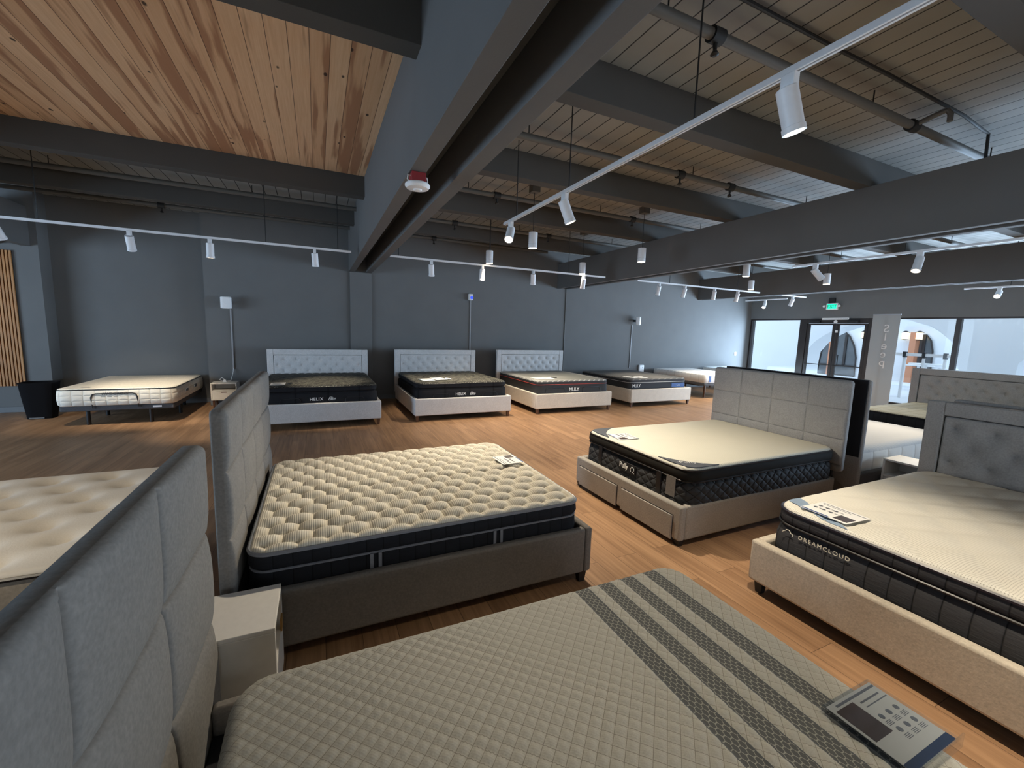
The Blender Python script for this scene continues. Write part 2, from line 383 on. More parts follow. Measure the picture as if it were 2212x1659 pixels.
# ------------------------------------------------------------------ courtyard outside
def stucco(name, col):
    t = NT(name); p = t.pos(); n = t.noise(p, 1.2, 3)
    t.bump(t.noise(p, 60, 2), .15, .01)
    return t.fin(t.mix(n, tuple(c*.95 for c in col), col), .9, .1)
M['stucco'] = stucco('white_stucco', (.84, .86, .88)); M['pave'] = stucco('pale_paving', (.80, .82, .84)); M['stucco2'] = stucco('grey_stucco', (.66, .67, .69))
struct(bx('ground_courtyard', M['pave'], XW+.12, -14, -.2, 40, 26, -.02), 'pale sunlit courtyard paving', 'ground')
arch = [(10.55, -.02), (10.54, .7), (10.50, 1.25), (10.21, 1.67), (9.9, 1.92), (9.62, 2.09), (9.1, 2.30), (8.82, 2.41), (8.45, 2.50), (8.0, 2.58), (7.36, 2.50), (6.77, 2.29), (6.52, 2.12), (6.2, 1.81), (6.08, 1.3), (5.95, .96), (5.75, .5), (5.7, -.02)]
def arcade(name, x0, x1, ys, ye, holes, top, mat):
    mb = MB(); path = [(ys, -.02)]
    for h in holes: path += h
    path.append((ye, -.02))
    # front and back faces, from the path up to the top edge
    n = len(path)
    for x in (x0, x1):
        vs = [(x, y, z) for y, z in path]+[(x, y, top) for y, z in path]
        mb.add(vs, [(i, i+1, n+i+1, n+i) for i in range(n-1)])
    vs = [(x0, y, z) for y, z in path]+[(x1, y, z) for y, z in path]
    mb.add(vs, [(i, i+1, n+i+1, n+i) for i in range(n-1)])
    mb.add([(x0, ys, top), (x1, ys, top), (x1, ye, top), (x0, ye, top)], [(0,1,2,3)])
    mb.add([(x0, ys, -.02), (x1, ys, -.02), (x1, ys, top), (x0, ys, top)], [(0,1,2,3)])
    mb.add([(x0, ye, -.02), (x1, ye, -.02), (x1, ye, top), (x0, ye, top)], [(0,1,2,3)])
    return mb.build(name, mat)
arch2 = [(y-5.75, z) for y, z in arch]; arch0 = [(y+6.6, z) for y, z in arch]
struct(arcade('wall_arcade', 18.0, 19.0, 20, -9, [arch0, arch, arch2], 4.6, M['stucco']), 'white stucco arcade across the courtyard', 'wall')
struct(bx('wall_courtyard', M['stucco'], 24.2, -10, -.02, 24.6, 22, 5.0), 'white stucco wall at the far side of the courtyard', 'wall')
M['darkglass'] = plain('dark_shop_glass', (.10, .11, .12), .15, .5, 0, .6, 1.5)
def arched_window(lab, pts, mulls, bar, mat):
    r = thing('arched_window', lab, 'window', (24.19, 0, 0))
    n = len(pts)
    mb = MB(); mb.add([(0, y, z) for y, z in pts]+[(-.04, y, z) for y, z in pts], [tuple(range(n)), tuple(range(2*n-1, n-1, -1))]+[(i, (i+1) % n, n+(i+1) % n, n+i) for i in range(n)])
    mb.build('pane', mat, r)
    MB().tube([(-.06, y, z) for y, z in pts], .035, 6, True).build('window_frame', M['bronze'], r)
    for y, z in mulls: MB().box(-.10, y-.05, bar, -.04, y+.05, z).build('mullion', M['bronze'], r)
    MB().box(-.10, min(p[0] for p in pts), bar-.03, -.04, max(p[0] for p in pts), bar+.03).build('transom', M['bronze'], r)
arched_window('arched shop window seen through the entrance door', [(13.35, 0), (13.35, .65), (13.27, 1.27), (13.08, 1.63), (12.81, 1.95), (12.32, 2.22), (12.07, 1.98), (11.84, 1.53), (11.69, .93), (11.67, 0)], [(12.20, 2.05)], .50, M['darkglass'])
arched_window('arched shop window seen beside the white banner', [(9.40, 0), (9.40, 2.10), (9.15, 2.10), (8.97, 1.85), (8.87, 1.4), (8.84, 0)], [(9.20, 2.1)], .45, M['darkglass'])
M['copper'] = plain('terracotta_paint', (.62, .27, .15), .6)
M['lantern'] = glow('lantern_glass', (1, .86, .55), 2.2)
cw = MB().box(24.05, 12.74, -.02, 24.19, 12.92, 1.95).build('copper_reflection', M['copper']); tag(cw, 'slim orange strip standing in for the reflection on the door stile', 'post')  # solid strip standing in for a copper reflection on the door stile
cw = MB().box(23.8, 9.36, -.02, 24.19, 9.58, 2.2).build('pillar_wide', M['copper']); tag(cw, 'terracotta post seen just beside the white banner', 'post')
for i, (y, lab) in enumerate(((11.39, 'lit wall lantern seen through the right door leaf'), (9.83, 'lit wall lantern left of the terracotta post outside'), (9.28, 'lit wall lantern right of the terracotta post outside'))):
    xb = 24.2 if i < 2 else 24.04
    r = thing('wall_lantern', lab, 'lantern', (xb-.20, y, 1.9), 0, 'lanterns outside')
    MB().box(-.085, -.085, 0, .085, .085, .29).build('lantern_glass', M['lantern'], r)
    MB().taper(0, 0, .29, .37, .12, .03).build('lantern_roof', M['bronze'], r); MB().taper(0, 0, -.05, 0, .03, .1).build('lantern_base', M['bronze'], r)
    MB().box(.03, -.02, .1, .20, .02, .14).build('bracket', M['bronze'], r)
rl = thing('railing', 'white rail with dark brackets in front of the arcade', 'railing', (17, 0, 0))
MB().box(-.04, 5.78, 1.33, .04, 7.9, 1.42).build('top_rail', M['white'], rl)
for y in (7.6, 6.9, 6.43, 5.94):
    MB().box(-.03, y-.03, 0-.02, .03, y+.03, 1.33).build('post', M['white'], rl); MB().box(-.055, y-.04, 1.28, .055, y+.04, 1.46).build('bracket', M['blackmetal'], rl)
for k, (x, y, z) in enumerate(((20.2, 7.55, .98), (21.6, 8.3, .86), (20.6, 6.85, .84))):
    r = thing('patio_table', ('white patio table under the rail', 'white patio table furthest into the courtyard', 'white patio table by the arcade pier')[k], 'table', (x, y, -.02), 0, 'patio tables outside')
    MB().lathe((0,0,z), [(.48, 0), (.48, .04)], 20).build('tabletop', M['white'], r); MB().lathe((0,0,0), [(.25, 0), (.05, .04), (.04, z)], 12).build('pedestal', M['white'], r)

# ------------------------------------------------------------------ ceiling services
for y, x0, x1, ds, lab in ((2.31, 1.2, 14.2, (2.54, 5.2), 'grey sprinkler pipe nearest the camera with an elbowed head'), (4.28, 1.2, 14.2, (4.28, 5.21), 'grey sprinkler pipe in the second ceiling bay'),
                          (6.26, 1.2, 14.2, (2.56, 5.2), 'grey sprinkler pipe in the third ceiling bay'), (8.25, -9, 14.2, (2.5, 4.6), 'grey sprinkler pipe in the bay next to the back wall'), (9.88, -9, 5.5, (-2.5, 2.5), 'grey sprinkler pipe hugging the back wall')):
    r = thing('sprinkler_pipe', lab, 'pipe', (0, y, 3.79), 0, 'sprinkler pipes under the ceiling')
    MB().tube([(x0, 0, 0), (x1, 0, 0)], .036, 14).build('pipe_run', M['pipe'], r)
    for x in ds:
        MB().tube([(x-.05, 0, 0), (x+.05, 0, 0)], .052, 14).build('pipe_clamp', M['wire'], r)
        if y < 3 and x > 5: MB().tube([(x, 0, .0), (x+.01, -.2, .04), (x+.01, -.24, .04), (x+.02, -.26, .0), (x+.02, -.26, -.06)], .022, 10).build('elbow', M['pipe'], r)
        else: MB().lathe((x, 0, -.13), [(.014, 0), (.03, .012), (.012, .04), (.018, .09), (.018, .13)], 12).build('sprinkler_head', M['wire'], r)
    for x in np.arange(x0+.9, x1, 2.4): MB().tube([(x, 0, .03), (x, 0, ZD-3.79)], .006, 6).build('hanger', M['wire'], r)
r = MB().tube([(1.2, 2.12, 3.905), (3.5, 2.12, 3.90), (4.3, 2.1, 3.89), (5.6, 2.1, 3.885), (6.1, 2.14, 3.89), (6.3, 2.15, 3.89), (6.32, 2.15, 3.66)], .014, 8).build('conduit', M['wire'])
tag(r, 'thin dark conduit clipped along the ceiling planks', 'conduit')
# smoke detector under the double beam
r = thing('smoke_detector', 'white round smoke detector on a red box under the double beam', 'smoke detector', (.755, 3.52, ZB))
bx('back_box', M['red'], -.055, -.055, -.075, .055, .055, 0, r, .004)
MB().lathe((0,0,-.115), [(.03, -.012), (.035, -.004), (.085, .002), (.098, .018), (.098, .03), (.09, .04)], 28).build('cover', M['white'], r)
MB().lathe((0,0,-.128), [(.02, -.004), (.03, 0), (.03, .012)], 20).build('sensor', M['white'], r)
for sx in (-1, 1): MB().tube([(sx*.055, 0, -.02), (sx*.075, 0, -.02), (sx*.08, 0, -.05), (sx*.06, 0, -.07)], .005, 6).build('wire_loop', M['white'], r)

# tracks
def track(lab, a, b, rods, w=.036):
    a = Vector(a); b = Vector(b); r = thing('track_rail', lab, 'light track', a, 0, 'ceiling light tracks'); d = b-a; L = d.length
    al = d.normalized(); s = Vector((0,0,1)).cross(al)
    mb = MB()
    def bar(s0, s1, z0, z1):
        P = [al*t+s*q+Vector((0,0,z)) for z in (z0, z1) for t, q in ((0, s0), (L, s0), (L, s1), (0, s1))]
        mb.add(P, [(3,2,1,0),(4,5,6,7),(0,1,5,4),(1,2,6,5),(2,3,7,6),(3,0,4,7)])
    bar(-w/2, -w/2+.012, 0, .032); bar(w/2-.012, w/2, 0, .032); bar(-w/2+.012, w/2-.012, .014, .032)
    mb.build('rail', M['track'], r)
    for t in rods:
        p = al*t; MB().tube([p+Vector((0,0,.03)), p+Vector((0,0,ZD-a.z))], .006, 6).build('hanging_rod', M['wire'], r)
    return r
TZ = 2.965
track('white light track along the back wall, left of the double beam', (-6.5, 7.85, TZ), (.56, 7.85, TZ), (.6, 3.2, 5.8, 6.85))
track('white light track along the back wall, between the two double beams', (1.2, 7.85, TZ), (5.86, 7.85, TZ), (.15, 1.9, 3.7))
track('white light track along the back wall, beyond the middle beam', (6.78, 7.85, TZ), (11.08, 7.85, TZ), (1.0, 3.4))
track('short white light track past the beam nearest the shopfront', (12.0, 7.85, TZ), (13.15, 7.85, TZ), (.5,))
track('long white light track overhead, running away from the camera', (2.18, -3.2, 3.05), (2.18, 5.05, 3.05), (.4, 2.4, 5.3, 6.75, 7.9))
track('white light track running beyond the middle beam', (7.47, -3, TZ), (7.47, 4.73, TZ), (1, 3.6, 6.2, 7.4))
track('short white light track above the first shopfront window', (13.24, 8.45, TZ), (13.24, 9.85, TZ), (.3, 1.1))
track('white light track above the wide shopfront window', (13.24, -1, TZ), (13.24, 4.5, TZ), (1, 4.8))

WARM = (1, .87, .68)
def spot_proto():
    r = thing('spotlight', '', 'spotlight', group='track spotlights')
    bx('adapter', M['track'], -.022, -.035, -.062, .022, .035, .004, r, .004)
    bx('stem', M['track'], -.012, -.012, -.10, .012, .012, -.06, r)
    return r
def spot(lab, p, aim, power, on=True, size=62, blend=.75, col=WARM):
    r = thing('spotlight', lab, 'spotlight', p, 0, 'track spotlights')
    bx('adapter', M['track'], -.022, -.035, -.062, .022, .035, .004, r, .004)
    c0 = Vector((0, 0, -.07)); d = (Vector(aim)-Vector(p)-c0).normalized()
    piv = c0+Vector((0, 0, -.03)); top = piv-d*.04
    MB().tube([c0+Vector((0,0,.02)), piv], .011, 8).build('stem', M['track'], r)
    MB().lathe(top, [(.046, 0), (.050, .004), (.050, .185), (.054, .187), (.054, .215), (.046, .215), (.044, .205)], 26, d).build('lamp_body', M['track'], r)
    MB().lathe(top+d*.206, [(.044, 0), (.044, .002)], 22, d).build('lens', M['lens'] if on else M['lensoff'], r)
    if on:
        L = bpy.data.lights.new('spot', 'SPOT'); L.energy = power; L.color = col; L.spot_size = math.radians(size); L.spot_blend = blend; L.shadow_soft_size = .03
        o = bpy.data.objects.new('spot', L); C.objects.link(o); o.parent = r; o.location = top+d*.225
        o.rotation_euler = d.to_track_quat('-Z', 'Y').to_euler()
    return r
PW = 135
y = 7.85; TS = TZ-.002
spot('spotlight at the far left end of the back wall track', (-3.72, y, TS), (-3.4, 9.4, .5), PW*.6)
spot('tilted spotlight above the white bed on black legs', (-2.372, y, TS), (-2.5, 9.15, .6), PW*1.2, size=50)
spot('lit spotlight above the gap between the white bed and the nightstand', (-1.433, y, TS), (-1.5, 8.15, 0), PW*.8, size=50)
spot('lit spotlight just left of the double beam', (-.005, y, TS), (.12, 8.3, .7), PW*1.0, size=48)
spot('first back wall spotlight right of the double beam', (1.942, y, TS), (2.15, 8.45, .7), PW*.9, size=50)
spot('second back wall spotlight right of the double beam', (2.942, y, TS), (3.0, 8.45, .7), PW*.9, size=50)
spot('third back wall spotlight right of the double beam', (4.058, y, TS), (4.35, 8.4, .65), PW*.9, size=50)
spot('fourth back wall spotlight, next to the middle beam', (5.296, y, TS), (5.45, 8.5, .65), PW*.7, size=50)
spot('first spotlight on the track beyond the middle beam', (7.452, y, TS), (7.6, 8.45, .65), PW*.9, size=50)
spot('second spotlight on the track beyond the middle beam', (8.295, y, TS), (8.25, 8.5, .65), PW*.7, size=50)
spot('third spotlight on the track beyond the middle beam', (9.334, y, TS), (9.6, 8.4, .65), PW*.7, size=50)
spot('last spotlight on the track beyond the middle beam', (10.21, y, TS), (10.4, 8.6, .65), PW*.7, size=50)
spot('single spotlight on the short track past the beam', (12.55, y, TS), (12.9, 8.9, .6), PW*.6)
TB = 3.048
spot('large lit spotlight overhead on the long track, nearest the camera', (2.18, 1.50, TB), (2.85, 1.2, .55), PW*1.1, size=60)
spot('lit spotlight leaning right in the middle of the long track', (2.18, 3.62, TB), (3.1, 3.3, .65), PW*1.7, size=84, blend=.9)
spot('glaring spotlight at the far end of the long track', (2.18, 4.86, TB), (.95, 3.05, .6), PW*2.3, size=66, blend=.9)
spot('spotlight behind the camera shining on the striped mattress', (2.18, .15, TB), (1.3, .75, .57), PW*.5, size=60)
spot('spotlight behind the camera shining on the floor gap', (2.18, -.6, TB), (2.2, .2, 0), PW*1.0, size=44)
track('white light track in the left bay beside the camera', (-2.3, -3.0, TZ), (-2.3, 2.0, TZ), (1.0, 4.0))
spot('spotlight in the left bay shining on the button-tufted mattress', (-2.3, 1.5, TS), (-1.9, 3.2, .6), PW*.7, size=75)
spot('spotlight at the back end of the long track', (2.18, -2.2, TB), (3.0, -1.6, .6), PW*.6)
spot('tilted spotlight near the left end of the track beyond the middle beam', (7.47, 4.36, TS), (9.2, 3.2, .6), PW*.3)
spot('glaring spotlight in the middle of the track beyond the middle beam', (7.47, 3.03, TS), (6.3, 2.9, .62), PW*1.1, size=56)
spot('glaring spotlight at the right edge on the track beyond the middle beam', (7.47, 2.02, TS), (6.0, 1.0, .62), PW*1.0)
spot('glaring spotlight above the first shopfront window', (13.24, 9.15, TS), (11.6, 8.6, .6), PW*1.0)
spot('glaring spotlight above the wide shopfront window', (13.24, 3.95, TS), (9.6, 3.4, .62), PW*1.2)

def pendant(lab, x, y_, z=3.24, can=True, power=PW*1.7):
    r = thing('pendant_lamp', lab, 'pendant lamp', (x, y_, 0), 0, 'white cylinder pendants')
    bx('canopy', M['pipe'], -.065, -.065, ZD-.11, .065, .065, ZD, r, .004)
    MB().tube([(0, 0, z-.01), (0, 0, ZD-.1)], .005, 6).build('cord', M['wire'], r)
    MB().lathe((0, 0, z-.235), [(.058, 0), (.068, 0), (.068, .062), (.064, .066), (.064, .07), (.068, .074), (.068, .232), (.064, .235)], 28).build('lamp_body', M['track'], r)
    MB().lathe((0, 0, z-.238), [(.060, 0), (.060, .006)], 24).build('lens', M['lens'], r)
    L = bpy.data.lights.new('spot', 'SPOT'); L.energy = power; L.color = WARM; L.spot_size = math.radians(105); L.spot_blend = .9; L.shadow_soft_size = .05
    o = bpy.data.objects.new('spot', L); C.objects.link(o); o.parent = r; o.location = (0, 0, z-.25)
pendant('white cylinder pendant just right of the glaring spotlight ending the long track', 3.045, 5.94)
pendant('white cylinder pendant above the right black mattress, leftmost of all pendants', 3.035, 7.72)
pendant('white cylinder pendant hanging against the middle beam face', 5.21, 5.96)
pendant('white cylinder pendant near the wall end of the middle beam', 5.25, 7.85)
pendant('white cylinder pendant half hidden behind the lower edge of the middle beam', 8.13, 6.1)
pendant('white cylinder pendant left in front of the beam nearest the shopfront', 10.45, 7.66)
pendant('white cylinder pendant hanging above the white banner', 10.55, 5.88)
pendant('white cylinder pendant over the front row of beds behind the camera', 3.045, -2.5, power=PW*.8)

# ------------------------------------------------------------------ soft pads (mattress tops, cushions)
def axis_pts(L, r, step):
    n = max(3, int(round((L-2*r)/step)))
    e = r*(1-np.cos(np.linspace(0, PI/2, 6)))[:-1]
    return np.concatenate([e, np.linspace(r, L-r, n+1), (L-e)[::-1]])
def pad(L, W, T, rc, r, h, step, fade=.05, sx=(), sy=()):
    """top cap of a rounded slab: points over [0,L]x[-W/2,W/2], rim at T-r"""
    xs = axis_pts(L, r, step)-L/2; ys = axis_pts(W, r, step)-W/2
    ex = np.array([0, .002, .004, .0075, .013, .021, .032]); ex = np.concatenate([-ex[1:], ex])
    def near(a, seams, o):
        for q in seams: a = np.concatenate([a[np.abs(a-(q-o)) > .036], q-o+ex])
        return np.sort(a)
    xs = near(xs, sx, L/2); ys = near(ys, sy, 0)
    X, Y = np.meshgrid(xs, ys, indexing='ij')
    px = np.abs(X)-(L/2-rc); py = np.abs(Y)-(W/2-rc)
    inc = (px > 0) & (py > 0)
    m = np.maximum(px, py); ln = np.hypot(px, py)+1e-9
    k = np.where(inc, m/ln, 1.0)
    X2 = np.where(inc, np.sign(X)*((L/2-rc)+px*k), X); Y2 = np.where(inc, np.sign(Y)*((W/2-rc)+py*k), Y)
    d = np.where(inc, rc-m, np.minimum(L/2-np.abs(X), W/2-np.abs(Y)))
    d = np.maximum(d, 0)
    drop = np.where(d < r, r-np.sqrt(np.maximum(0, r*r-(r-np.minimum(d, r))**2)), 0)
    hh = h(X2+L/2, Y2) if h else 0
    Z = T-drop+hh*np.clip(d/fade, 0, 1)
    P = np.stack([X2+L/2, Y2, Z], -1)
    a, b = P.shape[:2]
    loop = [P[i, 0] for i in range(a)]+[P[a-1, j] for j in range(1, b)]+[P[i, b-1] for i in range(a-2, -1, -1)]+[P[0, j] for j in range(b-2, 0, -1)]
    return P, np.array(loop)
def loop_normals(lp):
    t = np.roll(lp, -1, 0)-np.roll(lp, 1, 0); t = t[:, :2]; t /= np.linalg.norm(t, axis=1)[:, None]+1e-9
    return np.stack([t[:, 1], -t[:, 0]], -1)
def loop_at(lp, nr, off, z):
    q = lp.copy(); q[:, :2] += nr*off; q[:, 2] = z
    return q
def border_uv(lp, n):
    s = np.concatenate([[0], np.cumsum(np.linalg.norm(np.diff(lp[:, :2], axis=0), axis=1))]); return s
def mattress(name, lab, loc, rz, L, W, T, top_mat, side_mat, h=None, step=.05, rc=.09, r=.02, prof=None, pipes=(), group=None, sag=None):
    root = thing(name, lab, 'mattress', loc, rz, group)
    P, lp = pad(L, W, T, rc, r, h, step)
    MB().grid(P).build('top_panel', top_mat, root, angle=60)
    nr = loop_normals(lp)
    prof = prof or [(T-r, 0), (T-r-.02, .006), (T*.5, .012), (.03, .006), (0, -.015)]
    mb = MB(); n = len(lp); rings = [loop_at(lp, nr, o, z) for z, o in prof]
    # one seam column so the pattern coordinate runs cleanly round the edge
    R = np.stack([np.concatenate([q, q[:1]], 0) for q in rings], 0)
    mb.grid(R)
    s = np.concatenate([[0], np.cumsum(np.linalg.norm(np.diff(np.concatenate([lp, lp[:1]], 0)[:, :2], axis=0), axis=1))])
    uv = np.stack([np.broadcast_to(s, R.shape[:2]), R[..., 2]], -1).reshape(-1, 2)
    bm_ = rings[-1]; o = len(mb.v); mb.add([(L/2, 0, prof[-1][0])]+[tuple(p) for p in bm_], [(0, 1+i, 1+(i+1) % n) for i in range(n)])
    uv = np.concatenate([uv, np.zeros((n+1, 2))], 0)
    mb.build('side_border', side_mat, root, angle=50, uv=uv)
    for z, off, rad, pm in pipes:
        q = loop_at(lp, nr, off, z); MB().tube([tuple(p) for p in q[::1]], rad, 6, True).build('piping', pm, root)
    return root

def uvsep(t): return t.sep(t.coord('UV'))
# --- fabrics with stitched patterns
def m_stripe_rib(name, col, pitch, axis=0, strength=.4):
    t = NT(name); c = t.sep(t.coord()); a = c[axis]
    s = t.math('SINE', t.math('MULTIPLY', a, 2*PI/pitch)); n = t.noise(t.coord(), 6, 2)
    f = t.ramp(s, -1, 1)
    t.bump(f, strength, .003)
    c2 = t.mix(f, tuple(k*.90 for k in col), col)
    return t.fin(t.mix(t.math('MULTIPLY', n, .25), c2, tuple(k*.85 for k in col)), .9, .12)
def m_diamond_side(name, col, line, pitch=.11, strength=.8):
    t = NT(name); u, v, _ = uvsep(t)
    a = t.math('ABSOLUTE', t.math('SINE', t.math('MULTIPLY', t.math('ADD', t.math('MULTIPLY', u, .75), v), PI/pitch)))
    b = t.math('ABSOLUTE', t.math('SINE', t.math('MULTIPLY', t.math('SUBTRACT', t.math('MULTIPLY', u, .75), v), PI/pitch)))
    m = t.math('MINIMUM', a, b); hgt = t.math('POWER', m, .5)
    t.bump(hgt, strength, .015)
    return t.fin(t.mix(t.ramp(m, .04, .14), line, col), .75, .3)
def m_channel_side(name, col, pitch=.10, strength=.7):
    t = NT(name); u, v, _ = uvsep(t)
    s = t.math('ABSOLUTE', t.math('SINE', t.math('MULTIPLY', u, PI/pitch))); n = t.noise(t.comb(t.math('MULTIPLY', u, 20), t.math('MULTIPLY', v, 90), 0.0), 1.0, 3)
    t.bump(t.math('ADD', t.math('POWER', s, .4), t.math('MULTIPLY', n, .25)), strength, .012)
    return t.fin(t.mix(t.ramp(s, .02, .15), tuple(k*.45 for k in col), t.mix(n, col, tuple(k*1.5 for k in col))), .85, .2)
def m_grid_side(name, col, px=.10, pz=.085):
    t = NT(name); u, v, _ = uvsep(t)
    a = t.math('ABSOLUTE', t.math('SINE', t.math('MULTIPLY', u, PI/px))); b = t.math('ABSOLUTE', t.math('SINE', t.math('MULTIPLY', v, PI/pz)))
    m = t.math('POWER', t.math('MINIMUM', a, b), .5); t.bump(m, .7, .012)
    return t.fin(t.mix(t.ramp(m, .1, .45), tuple(k*.8 for k in col), col), .85, .15)

# ------------------------------------------------------------------ bed frames
def board_pad(L, W, T, h, mat, parent, name, M4, step=.035, rc=.03, r=.03, sx=(), sy=()):
    P, lp = pad(L, W, T, rc, r, h, step, .02, sx, sy); nr = loop_normals(lp)
    mb = MB().grid(P); rings = [loop_at(lp, nr, 0, T-r), loop_at(lp, nr, 0, r*.3), loop_at(lp, nr, -r*.3, 0)]
    mb.loft([[tuple(p) for p in q] for q in rings], False, True)
    mb.xf(M4); return mb.build(name, mat, parent, angle=50)
def upright(x, y0, z0):
    """pad lying in XY -> upright board: pad x -> z, pad y -> y, pad z -> +x"""
    return Matrix(((0, 0, 1, x), (0, -1, 0, y0), (1, 0, 0, z0), (0, 0, 0, 1)))
def seam_puff(zs, ys, depth=.026, rnd=.05):
    def h(a, b):
        dz = np.min([np.abs(a-z) for z in zs], 0) if len(zs) else np.full(a.shape, 9.)
        dy = np.min([np.abs(b-y_) for y_ in ys], 0)
        f = lambda d: 1-.5*np.exp(-(d/.006)**1.5)-.5*np.exp(-(d/rnd)**1.2)
        return depth*(f(dz)*f(dy)-1)
    return h
def tuft(L, W, cs, rs, depth=.022, y0=0, z0=.09, s=.045):
    def h(a, b):
        out = np.zeros(a.shape); k = 0; z = L-z0
        while z > .02:
            n = int(W/cs)+2
            for i in range(-n, n+1):
                yy = (i+(.5 if k % 2 else 0))*cs
                if abs(yy) < W/2-.05: out = np.maximum(out, np.exp(-np.sqrt((a-z)**2+(b-yy)**2)/(s*.42))*.75+.35*np.exp(-((a-z)**2+(b-yy)**2)/(1.3*s)**2))
            z -= rs; k += 1
        return -depth*out
    return h
def legs_at(parent, xs, ys, z1, mat, a0=.02, a1=.03, z0=0):
    for x in xs:
        for y_ in ys: MB().taper(x, y_, z0, z1, a0, a1).build('leg', mat, parent)
def frame(name, lab, loc, rz, L, W, z0, z1, mat, th=.06, hb=None, hbh=1.24, hbw=None, hbt=.075, legmat=None, hbz=.25, inset=.05, group=None, cols=4, rows=(1.04, .73, .42), hbmat=None, drawers=False, hbo=0, seam=.030):
    r = thing(name, lab, 'bed frame', loc, rz, group); hbmat = hbmat or mat
    x0 = hbt if hb else 0
    for s in (-1, 1):
        ya, yb = sorted((s*W/2, s*(W/2-th)))
        bx('side_rail', mat, x0, ya, z0, L-th, yb, z1, r, .018)
    ft = bx('footboard', mat, L-th, -W/2, z0, L, W/2, z1, r, .018)
    if not hb: bx('head_rail', mat, 0, -W/2+th, z0, th, W/2-th, z1, r, .018)
    bx('slat_deck', M['dust'], x0+.005, -W/2+th+.002, z1-.16, L-th-.005, W/2-th-.002, z1-.10, r)
    legs_at(r, (L-inset, .12), (-W/2+inset, W/2-inset), z0+.01, legmat or M['leg'])
    if hb: 
        w_ = hbw or W
        if hb == 'squares':
            ys = [w_*(k/cols-.5) for k in range(1, cols)]
            board_pad(hbh-hbz, w_, hbt, seam_puff([q-hbz for q in rows], ys, seam), hbmat, r, 'headboard', upright(0, hbo, hbz), .03, .035, .03, [q-hbz for q in rows], ys)
        else:
            b = .115
            hbx = MB().box(0, -w_/2, hbz, .018, w_/2, hbh).box(.018, -w_/2, hbz, hbt, -w_/2+b, hbh).box(.018, w_/2-b, hbz, hbt, w_/2, hbh).box(.018, -w_/2+b, hbh-b, hbt, w_/2-b, hbh).build('headboard', hbmat, r, bevel=.012)
            H = hbh-hbz-b-.006
            cs = hb[1]; board_pad(H, w_-2*b-.012, .056, tuft(H, w_-2*b, cs, hb[2], hb[3]), hbmat, hbx, 'tufted_panel', upright(.019, 0, hbz), .014, .02, .022)
        for s in (-1, 1): bx('headboard_leg', hbmat if hb != 'squares' else M['dust'], .012, s*(w_/2-.12)-.03, 0, .05, s*(w_/2-.12)+.03, hbz+.03, r)
    return r

# ------------------------------------------------------------------ the row along the back wall
WF = dict(L=2.26, W=1.95, z0=.11, z1=.43, mat=M['fablight'], hbmat=M['fablight'], legmat=M['leg'])
HBY = 9.90
hbk = ('tuft', .225, .12, .046)
GW = 'upholstered frames along the back wall'
frame('bed_frame', 'pale grey bed frame with tufted headboard, left one under the black mattresses', (.03, HBY, 0), -PI/2, hb=hbk, hbh=1.215, group=GW, **WF)
frame('bed_frame', 'pale grey bed frame with tufted headboard, right one under the black mattresses', (2.575, HBY, 0), -PI/2, hb=hbk, hbh=1.23, group=GW, **WF)
WF['mat'] = M['fabwhite']
frame('bed_frame', 'oatmeal bed frame with tufted headboard under the grey mattress with red piping', (5.11, HBY, 0), -PI/2, hb=hbk, hbh=1.245, group=GW, **WF)
frame('bed_frame', 'oatmeal bed frame without headboard under the dark grey mattress', (7.73, HBY+.1, 0), -PI/2, hb=None, group=GW, **{**WF, 'L': 2.24})
def m_helix():
    t = NT('black_scaled_knit'); x, y, z = t.sep(t.coord())
    a = t.math('SINE', t.math('MULTIPLY', t.math('ADD', x, t.math('MULTIPLY', t.math('ABSOLUTE', t.math('SINE', t.math('MULTIPLY', y, PI/.11))), .05)), 2*PI/.045))
    f = t.ramp(a, -.2, .5); n = t.noise(t.coord(), 14, 3)
    t.bump(f, .5, .006)
    return t.fin(t.mix(t.math('MULTIPLY', f, t.ramp(n, .3, .6)), (.014, .014, .013), (.20, .19, .15)), .7, .3)
M['helix'] = m_helix()
M['blackfab'] = m_channel_side('black_mattress_side', (.012, .012, .014), .5, .3)
M['blackpipe'] = plain('black_piping', (.01, .01, .012), .4)
def h_scale(A, px, py):
    def h(x, y_):
        u = x/px; i = np.floor(u); v = y_/py+.5*(i % 2); a = 2*(u-i)-1; b = 2*(v-np.floor(v))-1
        return A*np.sqrt(np.clip((1-a*a)*(1-b*b), 0, 1))
    return h
HP = [(.35, 0), (.335, .008), (.285, .006), (.262, -.028), (.245, .006), (.22, .014), (.12, .016), (.03, .01), (0, -.01)]
def helix(lab, cx):
    m_ = mattress('mattress', lab, (cx, 9.80, .34), -PI/2, 2.06, 1.83, .37, M['helix'], M['blackfab'], h_scale(.014, .17, .14), .028, .14, .02, HP, ((.352, .004, .007, M['blackpipe']), (.262, -.024, .006, M['blackpipe'])), 'black mattresses along the back wall')
    text('lettering', 'HELIX', .072, M['thread'], m_, (2.082, -.07, .125), (0,1,0), (0,0,1), space=1.12, align='CENTER', bold=.001)
    text('lettering', 'Elite', .082, M['thread'], m_, (2.082, .165, .123), (0,1,0), (0,0,1), shear=.45, space=.85, align='CENTER')
    for a, b in ((-.62, -.3), (.38, .7)):
        MB().tube([(2.078, a, .05), (2.081, a+.01, .14), (2.081, a+.04, .165), (2.081, b-.04, .165), (2.081, b-.01, .14), (2.078, b, .05)], .004, 6).build('handle', M['blackpipe'], m_)
    return m_
helix('thick black mattress with one price sheet, behind the tall seamed headboard', .03)
helix('thick black mattress with two price sheets and a pen', 2.575)
